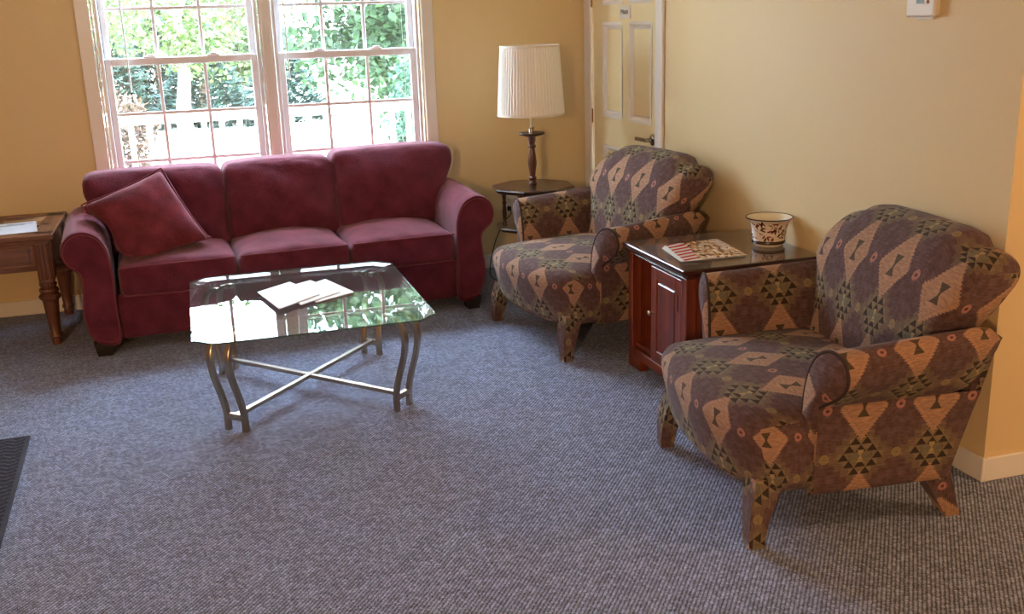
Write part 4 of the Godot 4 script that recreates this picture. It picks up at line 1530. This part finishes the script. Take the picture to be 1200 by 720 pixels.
# ---------------------------------------------------------------- lamp table
func lamp_table() -> void:
	var t := thing("floor_lamp", "pleated white shade lamp rising from a dark two-tier octagonal table", "floor lamp", Vector3(1.918, 0, -5.865))
	var b := MB.new()
	var turn := PI / 8 + deg_to_rad(8)
	var oct := func(r: float) -> float: return r / cos(PI / 8)
	b.lathe([Vector2(0, 0.59), Vector2(oct.call(0.212), 0.59), Vector2(oct.call(0.232), 0.602), Vector2(oct.call(0.238), 0.612), Vector2(oct.call(0.232), 0.620), Vector2(oct.call(0.222), 0.622), Vector2(0, 0.622)], 8, Vector3.ZERO, 0.0, 0, turn)
	for i in b.g.size():
		b.g[i] = -1
	part(b, "table_top", M.walnut, t)
	b = MB.new()
	b.lathe([Vector2(0, 0.36), Vector2(oct.call(0.20), 0.36), Vector2(oct.call(0.215), 0.368), Vector2(oct.call(0.215), 0.378), Vector2(oct.call(0.205), 0.384), Vector2(0, 0.384)], 8, Vector3.ZERO, 0.0, 0, turn)
	for i in b.g.size():
		b.g[i] = -1
	part(b, "shelf", M.walnut, t)
	# turned spindles between the tiers
	for k in 4:
		var a := turn + PI / 4 + k * PI / 2 + PI / 8
		var p := Vector3(cos(a), 0, sin(a)) * 0.178
		b = MB.new()
		b.lathe([Vector2(0, 0.384), Vector2(0.013, 0.384), Vector2(0.013, 0.40), Vector2(0.008, 0.41), Vector2(0.011, 0.43), Vector2(0.013, 0.47), Vector2(0.009, 0.51), Vector2(0.013, 0.525), Vector2(0.009, 0.54), Vector2(0.013, 0.57), Vector2(0.013, 0.59), Vector2(0, 0.59)], 14, p)
		part(b, "spindle", M.walnut, t)
	# hexagonal pedestal, then splayed feet
	b = MB.new()
	b.lathe([Vector2(0, 0.1), Vector2(0.085, 0.1), Vector2(0.095, 0.2), Vector2(0.095, 0.59), Vector2(0, 0.59)], 8, Vector3.ZERO, 0.0, 0, turn)
	for i in b.g.size():
		b.g[i] = -1
	part(b, "pedestal", M.walnut, t)
	for k in 4:
		var a := turn + PI / 8 + k * PI / 2
		var d := Vector3(cos(a), 0, sin(a))
		b = MB.new()
		b.sweep([d * 0.05 + Vector3.UP * 0.16, d * 0.12 + Vector3.UP * 0.12, d * 0.19 + Vector3.UP * 0.05, d * 0.22 + Vector3.UP * 0.015], [Vector2(0.018, -0.015), Vector2(0.018, 0.015), Vector2(-0.018, 0.015), Vector2(-0.018, -0.015)], Vector3.UP.cross(d), true, false)
		part(b, "foot", M.walnut, t)
	# tag hanging under the top
	b = MB.new()
	b.lathe([Vector2(0, 0), Vector2(0.02, 0), Vector2(0.02, 0.002), Vector2(0, 0.002)], 20)
	var tg := part(b, "paper_tag", M.tag_white, t)
	tg.position = Vector3(0.055, 0.548, 0.092)
	tg.rotation = Vector3(PI / 2, 0, 0)
	# turned post, saucer, candle tube, shade
	b = MB.new()
	b.lathe([Vector2(0, 0.622), Vector2(0.024, 0.622), Vector2(0.026, 0.632), Vector2(0.020, 0.642), Vector2(0.017, 0.648), Vector2(0.023, 0.66), Vector2(0.023, 0.668), Vector2(0.016, 0.676), Vector2(0.019, 0.70), Vector2(0.027, 0.755), Vector2(0.021, 0.81), Vector2(0.0165, 0.842), Vector2(0.024, 0.85), Vector2(0.024, 0.86), Vector2(0.017, 0.868), Vector2(0.023, 0.89), Vector2(0.023, 0.915), Vector2(0, 0.915)], 28)
	part(b, "post", M.walnut_post, t)
	b = MB.new()
	b.lathe([Vector2(0, 0.915), Vector2(0.04, 0.915), Vector2(0.072, 0.924), Vector2(0.079, 0.932), Vector2(0.078, 0.937), Vector2(0.07, 0.938), Vector2(0.05, 0.934), Vector2(0, 0.934)], 40)
	part(b, "saucer", M.walnut, t)
	b = MB.new()
	b.lathe([Vector2(0, 0.934), Vector2(0.017, 0.934), Vector2(0.017, 0.962), Vector2(0.021, 0.964), Vector2(0.021, 0.968), Vector2(0, 0.968)], 20)
	part(b, "cup", M.nickel, t)
	b = MB.new()
	b.lathe([Vector2(0, 0.965), Vector2(0.0095, 0.965), Vector2(0.0095, 1.22), Vector2(0, 1.22)], 16)
	part(b, "candle_tube", M.ivory_tube, t)
	b = MB.new()
	b.lathe([Vector2(0, 1.22), Vector2(0.014, 1.225), Vector2(0.016, 1.26), Vector2(0.03, 1.30), Vector2(0.03, 1.33), Vector2(0.016, 1.36), Vector2(0, 1.365)], 18)
	part(b, "bulb", M.tag_white, t)
	var y0 := 1.045
	var y1 := 1.435
	var r0 := 0.197
	var r1 := 0.172
	b = MB.new()
	b.lathe([Vector2(r0, y0), Vector2(lerpf(r0, r1, 0.33), lerpf(y0, y1, 0.33)), Vector2(lerpf(r0, r1, 0.66), lerpf(y0, y1, 0.66)), Vector2(r1, y1), Vector2(r1 - 0.002, y1), Vector2(r0 - 0.002, y0)], 480, Vector3.ZERO, 0.014, 60)
	var shd := part(b, "shade", M.shade_cloth, t)
	for k in [[r0, y0], [r1, y1]]:
		b = MB.new()
		b.lathe([Vector2(k[0] + 0.003, k[1] - 0.006), Vector2(k[0] + 0.0035, k[1]), Vector2(k[0] + 0.003, k[1] + 0.006), Vector2(k[0] - 0.004, k[1] + 0.006), Vector2(k[0] - 0.004, k[1] - 0.006), Vector2(k[0] + 0.003, k[1] - 0.006)], 72)
		part(b, "shade_trim", M.shade_trim, shd)
	b = MB.new()
	for k in 3:
		var a := TAU * k / 3.0
		b.tube([Vector3(cos(a) * (r1 - 0.004), y1 - 0.01, sin(a) * (r1 - 0.004)), Vector3(0, y1 - 0.035, 0)], 0.002, 6)
	part(b, "shade_spider", M.nickel, shd)
	b = MB.new()
	b.lathe([Vector2(0, 1.36), Vector2(0.004, 1.36), Vector2(0.004, y1 - 0.03), Vector2(0, y1 - 0.028)], 8)
	part(b, "finial_rod", M.nickel, shd)
	# wall socket and cord
	var w := thing("wall_socket", "white wall socket plate low behind the octagonal lamp table", "socket", Vector3(1.945, 0.415, ZB))
	b = MB.new()
	b.box(Vector3(0, 0, 0.003), Vector3(0.075, 0.12, 0.006), 0.002)
	part(b, "plate", M.plastic_white, w)
	for s in [-0.025, 0.025]:
		b = MB.new()
		b.box(Vector3(0, s, 0.007), Vector3(0.034, 0.03, 0.003), 0.001)
		part(b, "outlet", M.plastic_white, w)
	var cd := thing("power_cord", "dark power cord from the lamp table down to the carpet by the wall", "cord", Vector3(1.72, 0, -6.1))
	b = MB.new()
	b.tube(smooth_line([Vector3(0.205, 0.39, -0.29), Vector3(0.2, 0.36, -0.25), Vector3(0.12, 0.3, -0.2), Vector3(0.03, 0.15, -0.12), Vector3(-0.02, 0.02, 0.0), Vector3(0.06, 0.004, 0.08), Vector3(0.13, 0.004, 0.17)], 5), 0.0035, 6)
	part(b, "cable", M.cord_black, cd)
	b = MB.new()
	b.box(Vector3(0.205, 0.39, -0.298), Vector3(0.024, 0.03, 0.022), 0.004)
	part(b, "plug", M.cord_black, cd)

# ---------------------------------------------------------------- end table with drawer
func end_table() -> void:
	var t := thing("end_table", "brown wooden end table with fluted turned legs and a drawer beside the sofa", "end table", Vector3(-1.09, 0, -6.03))
	# local: x from -0.335 to 0.335, z from -0.36 (wall) to 0.36 (front); top frame with four glass insets
	var top := 0.598
	var hx := 0.335
	var hz := 0.365
	var b := MB.new()
	var fw := 0.10
	for s in [[Vector3(0, top - 0.014, hz - fw / 2), Vector3(2 * hx, 0.028, fw)], [Vector3(0, top - 0.014, -hz + 0.055), Vector3(2 * hx, 0.028, 0.11)], [Vector3(hx - fw / 2, top - 0.014, 0), Vector3(fw, 0.028, 2 * hz - fw)], [Vector3(-hx + fw / 2, top - 0.014, 0), Vector3(fw, 0.028, 2 * hz - fw)], [Vector3(0, top - 0.014, 0), Vector3(0.055, 0.028, 2 * hz - fw)], [Vector3(0, top - 0.014, 0.02), Vector3(2 * hx - fw, 0.028, 0.055)]]:
		b.box(s[0], s[1], 0.004)
	part(b, "top_frame", M.oak_brown, t)
	b = MB.new()
	b.box(Vector3(0, top - 0.036, 0), Vector3(2 * hx - 0.03, 0.016, 2 * hz - 0.03), 0.006)
	part(b, "top_moulding", M.oak_brown, t)
	for sx in [-1, 1]:
		for z in [[-0.255, -0.0075], [0.0475, 0.265]]:
			b = MB.new()
			b.box(Vector3(sx * 0.131, top - 0.010, (z[0] + z[1]) / 2), Vector3(0.208, 0.006, z[1] - z[0]), 0.001)
			part(b, "glass_inset", M.cover_glass, t)
	# apron and drawer
	b = MB.new()
	b.box(Vector3(0, 0.487, 0.315), Vector3(0.5, 0.165, 0.02), 0.002)
	for s in [-1, 1]:
		b.box(Vector3(s * 0.292, 0.487, 0), Vector3(0.02, 0.165, 0.6), 0.002)
	b.box(Vector3(0, 0.487, -0.315), Vector3(0.5, 0.165, 0.02), 0.002)
	part(b, "apron", M.oak_brown, t)
	b = MB.new()
	b.box(Vector3(0, 0.49, 0.33), Vector3(0.47, 0.13, 0.014), 0.004)
	b.box(Vector3(0, 0.49, 0.336), Vector3(0.42, 0.085, 0.012), 0.005)
	var dr := part(b, "drawer", M.oak_brown, t)
	for e in [[Vector3(0, 0.547, 0.338), Vector3(0.47, 0.014, 0.016)], [Vector3(0, 0.433, 0.338), Vector3(0.47, 0.014, 0.016)], [Vector3(0.228, 0.49, 0.338), Vector3(0.014, 0.1, 0.016)], [Vector3(-0.228, 0.49, 0.338), Vector3(0.014, 0.1, 0.016)]]:
		b = MB.new()
		b.box(e[0], e[1], 0.005)
		part(b, "moulding", M.oak_brown, dr)
	b = MB.new()
	b.lathe([Vector2(0, 0), Vector2(0.009, 0), Vector2(0.007, 0.01), Vector2(0.015, 0.02), Vector2(0.012, 0.028), Vector2(0, 0.03)], 18)
	var kn := part(b, "knob", M.brass_old, dr)
	kn.position = Vector3(0, 0.49, 0.342)
	kn.rotation.x = PI / 2
	# legs: fluted block above, turned rings, tapered foot
	for sx in [-1.0, 1.0]:
		for sz in [-1.0, 1.0]:
			var lg := Node3D.new()
			lg.name = "leg"
			t.add_child(lg, true)
			lg.position = Vector3(sx * 0.272, 0, sz * 0.31)
			b = MB.new()
			b.box(Vector3(0, 0.455, 0), Vector3(0.074, 0.23, 0.074), 0.005, 1)
			for k in 3:
				var x := (k - 1) * 0.022
				for side in [Vector3(x, 0.455, 0.0375 * sz), Vector3(0.0375 * sx, 0.455, x)]:
					var a := MB.new()
					a.tube([side + Vector3(0, -0.095, 0), side + Vector3(0, 0.095, 0)], 0.0075, 8)
					b.v.append_array(a.v); b.t.append_array(a.t); b.g.append_array(a.g)
			part(b, "fluted_block", M.oak_brown, lg)
			b = MB.new()
			b.lathe([Vector2(0, 0.0), Vector2(0.022, 0.0), Vector2(0.026, 0.02), Vector2(0.024, 0.035), Vector2(0.033, 0.045), Vector2(0.031, 0.058), Vector2(0.026, 0.066), Vector2(0.030, 0.12), Vector2(0.038, 0.21), Vector2(0.040, 0.24), Vector2(0.055, 0.256), Vector2(0.056, 0.268), Vector2(0.042, 0.28), Vector2(0.05, 0.294), Vector2(0.046, 0.306), Vector2(0.036, 0.312), Vector2(0.044, 0.326), Vector2(0.044, 0.334), Vector2(0.036, 0.342), Vector2(0, 0.342)], 26)
			part(b, "turned_foot", M.oak_brown, lg)
	# papers on the top
	var o := thing("paper_sheet", "white printed sheet lying on the end table by the sofa", "paper", Vector3(-0.99, top + 0.0006, -5.93), deg_to_rad(8))
	b = MB.new()
	b.box(Vector3(0, 0.001, 0), Vector3(0.26, 0.002, 0.34), 0.0)
	part(b, "sheet", M.paper_blue, o)
	for k in 2:
		b = MB.new()
		b.box(Vector3(0.05 - 0.04 * k, 0.0023, -0.12 + 0.03 * k), Vector3(0.13, 0.0006, 0.012), 0.0)
		part(b, "printed_line", M.paper_grey, o)

# ---------------------------------------------------------------- small things
func small_things() -> void:
	# entry mat
	var m := thing("door_mat", "dark grey ribbed entry mat on the blue carpet", "mat", Vector3(-1.355, 0, -3.72), deg_to_rad(2))
	var b := MB.new()
	b.box(Vector3(0, 0.005, 0), Vector3(1.2, 0.01, 1.2), 0.003, 0)
	part(b, "rubber_edge", M.mat_edge, m)
	b = MB.new()
	b.box(Vector3(0, 0.008, 0), Vector3(1.17, 0.01, 1.17), 0.003, 0)
	part(b, "ribbed_pile", M.mat_cloth, m)
	# thermostat
	var t := thing("thermostat", "white wall thermostat with a small grey display above the armchair", "thermostat", Vector3(XW, 1.612, -3.13))
	b = MB.new()
	b.box(Vector3(-0.014, 0, 0), Vector3(0.028, 0.11, 0.15), 0.006)
	part(b, "body", M.plastic_white, t)
	b = MB.new()
	b.box(Vector3(-0.005, -0.058, 0.004), Vector3(0.01, 0.012, 0.09), 0.002)
	part(b, "base_plate", M.plastic_white, t)
	b = MB.new()
	b.box(Vector3(-0.0285, 0.012, 0.0), Vector3(0.002, 0.045, 0.038), 0.0)
	part(b, "display", M.lcd, t)
	for y in [-0.004, 0.016]:
		b = MB.new()
		b.lathe([Vector2(0, 0), Vector2(0.0075, 0), Vector2(0.006, 0.003), Vector2(0, 0.0035)], 14)
		var k := part(b, "button", M.button_tan, t)
		k.position = Vector3(-0.0278, y, 0.04)
		k.rotation.z = PI / 2

# ---------------------------------------------------------------- out of doors
func leaf_mesh(l: float, w: float) -> ArrayMesh:
	var st := SurfaceTool.new()
	st.begin(Mesh.PRIMITIVE_TRIANGLES)
	var p := [Vector3(0, 0, 0), Vector3(w, l * 0.45, 0.12 * l), Vector3(0, l, 0), Vector3(-w, l * 0.45, 0.12 * l), Vector3(0, l * 0.5, -0.02 * l)]
	for t in [[0, 1, 4], [1, 2, 4], [2, 3, 4], [3, 0, 4]]:
		for k in t:
			st.add_vertex(p[k])
	st.generate_normals()
	return st.commit()

func foliage(called: String, parent: Node3D, m: Material, leaf: ArrayMesh, places: Array) -> void:
	var mm := MultiMesh.new()
	mm.transform_format = MultiMesh.TRANSFORM_3D
	mm.use_colors = true
	mm.mesh = leaf
	mm.instance_count = places.size()
	for i in places.size():
		mm.set_instance_transform(i, places[i])
		var v := rng.randf_range(0.6, 1.25)
		mm.set_instance_color(i, Color(v * rng.randf_range(0.85, 1.15), v, v * rng.randf_range(0.8, 1.1)))
	var o := MultiMeshInstance3D.new()
	o.name = called
	o.multimesh = mm
	o.material_override = m
	o.set_meta("kind", "stuff")
	parent.add_child(o, true)

func random_basis(size: float) -> Basis:
	return Basis.from_euler(Vector3(rng.randf_range(-PI, PI), rng.randf_range(-PI, PI), rng.randf_range(-PI, PI))).scaled(Vector3.ONE * size)

func broad_tree(label: String, at: Vector3, height: float, spread: float, leaves: int, m: Material, bark: Material, trunk_r: float, low: float, group := "trees beyond the railing") -> void:
	var t := thing("tree", label, "tree", at, 0.0, group)
	rng.seed = int(absf(at.x * 977.0) + absf(at.z * 131.0)) + 5
	var b := MB.new()
	var path := [Vector3(0, 0, 0), Vector3(0.05, height * 0.15, 0), Vector3(-0.04, height * 0.32, 0.05), Vector3(0.02, height * 0.55, 0), Vector3(0.0, height * 0.8, 0)]
	path = smooth_line(path, 4)
	for i in range(path.size() - 1):
		var r0 := trunk_r * (1.0 - 0.75 * i / path.size())
		var r1 := trunk_r * (1.0 - 0.75 * (i + 1) / path.size())
		for k in 10:
			var a0 := TAU * k / 10.0
			var a1 := TAU * (k + 1) / 10.0
			b.quad(path[i] + Vector3(cos(a0), 0, sin(a0)) * r0, path[i] + Vector3(cos(a1), 0, sin(a1)) * r0, path[i + 1] + Vector3(cos(a1), 0, sin(a1)) * r1, path[i + 1] + Vector3(cos(a0), 0, sin(a0)) * r1, Vector2.ZERO, Vector2.ZERO, Vector2.ZERO, Vector2.ZERO, 1)
	part(b, "trunk", bark, t)
	var places := []
	var blobs := []
	for k in 24:
		var a := rng.randf() * TAU
		var y := lerpf(low, height, rng.randf())
		var rr := spread * sqrt(rng.randf()) * (0.45 + 0.55 * sin(PI * clampf((y - low) / (height - low), 0.05, 0.95)))
		blobs.append([Vector3(cos(a) * rr, y, sin(a) * rr), spread * rng.randf_range(0.28, 0.5)])
		if k < 9:
			b = MB.new()
			var from := Vector3(0, clampf(y - rr * 0.7, height * 0.12, height * 0.75), 0)
			b.tube([from, from.lerp(blobs[k][0], 0.5) + Vector3(0, 0.1, 0), blobs[k][0]], trunk_r * 0.22, 6)
			part(b, "branch", bark, t)
	for i in leaves:
		var bl: Array = blobs[rng.randi() % blobs.size()]
		var d: Vector3 = Vector3(rng.randfn(), rng.randfn() * 0.7, rng.randfn()).normalized() * bl[1] * pow(rng.randf(), 0.4)
		places.append(Transform3D(random_basis(rng.randf_range(0.7, 1.3)), bl[0] + d))
	foliage("leaves", t, m, leaf_mesh(0.075 if at.z > -13.0 and height < 4.0 else 0.14, 0.026 if at.z > -13.0 and height < 4.0 else 0.046), places)

func spruce(label: String, at: Vector3, height: float, r: float, needles: int) -> void:
	var t := thing("spruce", label, "tree", at, 0.0, "spruces beyond the railing")
	var b := MB.new()
	b.lathe([Vector2(0.0, 0), Vector2(0.09, 0), Vector2(0.02, height * 0.97), Vector2(0, height)], 10)
	part(b, "trunk", M.bark_brown, t)
	var places := []
	for i in needles:
		var f := pow(rng.randf(), 1.5)
		var tier := (floorf(f * 11.0) + 0.35 * rng.randf()) / 11.0
		var a := rng.randf() * TAU
		var arm := floorf(a / TAU * 9.0) / 9.0 * TAU + rng.randfn() * 0.12
		var rr := r * (1.0 - tier) * sqrt(rng.randf())
		var p := Vector3(cos(arm) * rr, 0.05 + tier * height - rr * 0.28 + rng.randfn() * 0.03, sin(arm) * rr)
		var bas := Basis.from_euler(Vector3(rng.randf_range(0.9, 1.8), PI / 2 - arm + rng.randf_range(-0.7, 0.7), rng.randf_range(-0.4, 0.4))) * rng.randf_range(0.7, 1.3)
		places.append(Transform3D(bas, p))
	foliage("needles", t, M.leaf_spruce, leaf_mesh(0.17, 0.022), places)

func shrub(label: String, at: Vector3, size: Vector3, leaves: int, m: Material) -> void:
	var t := thing("shrub", label, "shrub", at, 0.0, "shrubs beyond the railing")
	var b := MB.new()
	for k in 5:
		var a := TAU * k / 5.0
		b.tube([Vector3(0, 0, 0), Vector3(cos(a) * size.x * 0.25, size.y * 0.4, sin(a) * size.z * 0.25), Vector3(cos(a) * size.x * 0.6, size.y * 0.8, sin(a) * size.z * 0.6)], 0.015, 6)
	part(b, "stems", M.bark_brown, t)
	var places := []
	for i in leaves:
		var d := Vector3(rng.randfn(), rng.randfn(), rng.randfn()).normalized() * pow(rng.randf(), 0.35)
		places.append(Transform3D(random_basis(rng.randf_range(0.7, 1.2)), Vector3(d.x * size.x, size.y * 0.5 + d.y * size.y * 0.5, d.z * size.z)))
	foliage("leaves", t, m, leaf_mesh(0.085, 0.026), places)

func outdoors() -> void:
	# ground, deck, railing
	var b := MB.new()
	b.box(Vector3(1, -0.3, -33.6), Vector3(70, 0.2, 54), 0.0)
	b.box(Vector3(-24, -0.3, 0), Vector3(36, 0.2, 13.2), 0.0)
	struct_mesh(b, "paved_ground", M.paving)
	var dk := thing("deck", "pale painted wooden deck outside the window", "deck", Vector3(0.5, -0.02, -7.65))
	for k in 15:
		b = MB.new()
		b.box(Vector3(0, -0.015, -1.0 + k * 0.143), Vector3(7.0, 0.03, 0.138), 0.003)
		part(b, "plank", M.deck_white, dk)
	b = MB.new()
	b.box(Vector3(0, -0.1, 0), Vector3(6.9, 0.14, 2.0), 0.0)
	part(b, "joists", M.deck_white, dk)
	var rl := thing("deck_railing", "white deck railing with square balusters outside the window", "railing", Vector3(0.6, -0.02, -8.62))
	b = MB.new()
	b.box(Vector3(0, 0.975, 0), Vector3(6.6, 0.035, 0.14), 0.004)
	b.box(Vector3(0, 0.93, 0), Vector3(6.6, 0.06, 0.04), 0.004)
	part(b, "top_rail", M.deck_white, rl)
	b = MB.new()
	b.box(Vector3(0, 0.12, 0), Vector3(6.6, 0.06, 0.04), 0.004)
	part(b, "bottom_rail", M.deck_white, rl)
	for k in 5:
		b = MB.new()
		b.box(Vector3(-3.2 + k * 1.6, 0.5, 0.0), Vector3(0.1, 1.0, 0.1), 0.005)
		part(b, "post", M.deck_white, rl)
	for k in 47:
		b = MB.new()
		b.box(Vector3(-3.2 + 0.07 + k * 0.1375, 0.53, 0.0), Vector3(0.04, 0.78, 0.036), 0.003)
		part(b, "baluster", M.deck_white, rl)
	# planting
	var g := -0.2
	spruce("dark blue-green spruce behind the pale trunk, outside the window", Vector3(0.25, g, -20.5), 1.9, 1.2, 6200)
	spruce("dark blue-green spruce beside the red-leaved shrub, outside the window", Vector3(-1.35, g, -20.8), 1.8, 1.2, 6000)
	spruce("dark blue-green spruce next to the window mullion, outside", Vector3(1.75, g, -21.0), 1.7, 1.1, 5600)
	spruce("dark blue-green spruce set back between two others, outside the window", Vector3(-0.55, g, -21.6), 2.0, 1.2, 5600)
	shrub("low reddish shrub in front of the spruces outside", Vector3(-0.95, g, -13.2), Vector3(0.55, 1.15, 0.45), 2600, M.leaf_red)
	shrub("tall blue-green shrub close behind the white railing", Vector3(2.9, g, -11.2), Vector3(0.9, 1.75, 0.6), 6500, M.leaf_shrub)
	shrub("blue-green shrub at the end of the white railing", Vector3(3.9, g, -11.8), Vector3(0.9, 1.6, 0.6), 6000, M.leaf_shrub)
	broad_tree("broadleaf tree with a pale forked trunk just past the railing", Vector3(-0.05, g, -12.0), 2.5, 0.95, 3600, M.leaf_light, M.bark_pale, 0.13, 1.5)
	broad_tree("tall green tree above the spruces, behind the reddish shrub", Vector3(-1.9, g, -23.0), 4.0, 1.9, 9000, M.leaf_green, M.bark_brown, 0.16, 0.7)
	broad_tree("tall green tree behind the pale forked trunk", Vector3(1.0, g, -24.0), 4.1, 2.0, 9000, M.leaf_light, M.bark_brown, 0.16, 0.7)
	broad_tree("dense green tree behind the tall blue-green shrub", Vector3(3.1, g, -15.6), 6.2, 1.75, 15000, M.leaf_green, M.bark_brown, 0.15, 0.7)
	broad_tree("tall green tree well past the end table side of the deck", Vector3(-4.8, g, -12.5), 6.5, 2.2, 6000, M.leaf_green, M.bark_brown, 0.16, 0.6)
	broad_tree("tall green tree farthest along the garden edge", Vector3(-8.6, g, -12.0), 7.0, 2.6, 6000, M.leaf_green, M.bark_brown, 0.16, 0.6)
	broad_tree("dense bluish green tree at the far end of the railing", Vector3(6.2, g, -17.5), 6.0, 2.2, 9000, M.leaf_shrub, M.bark_brown, 0.15, 0.7)
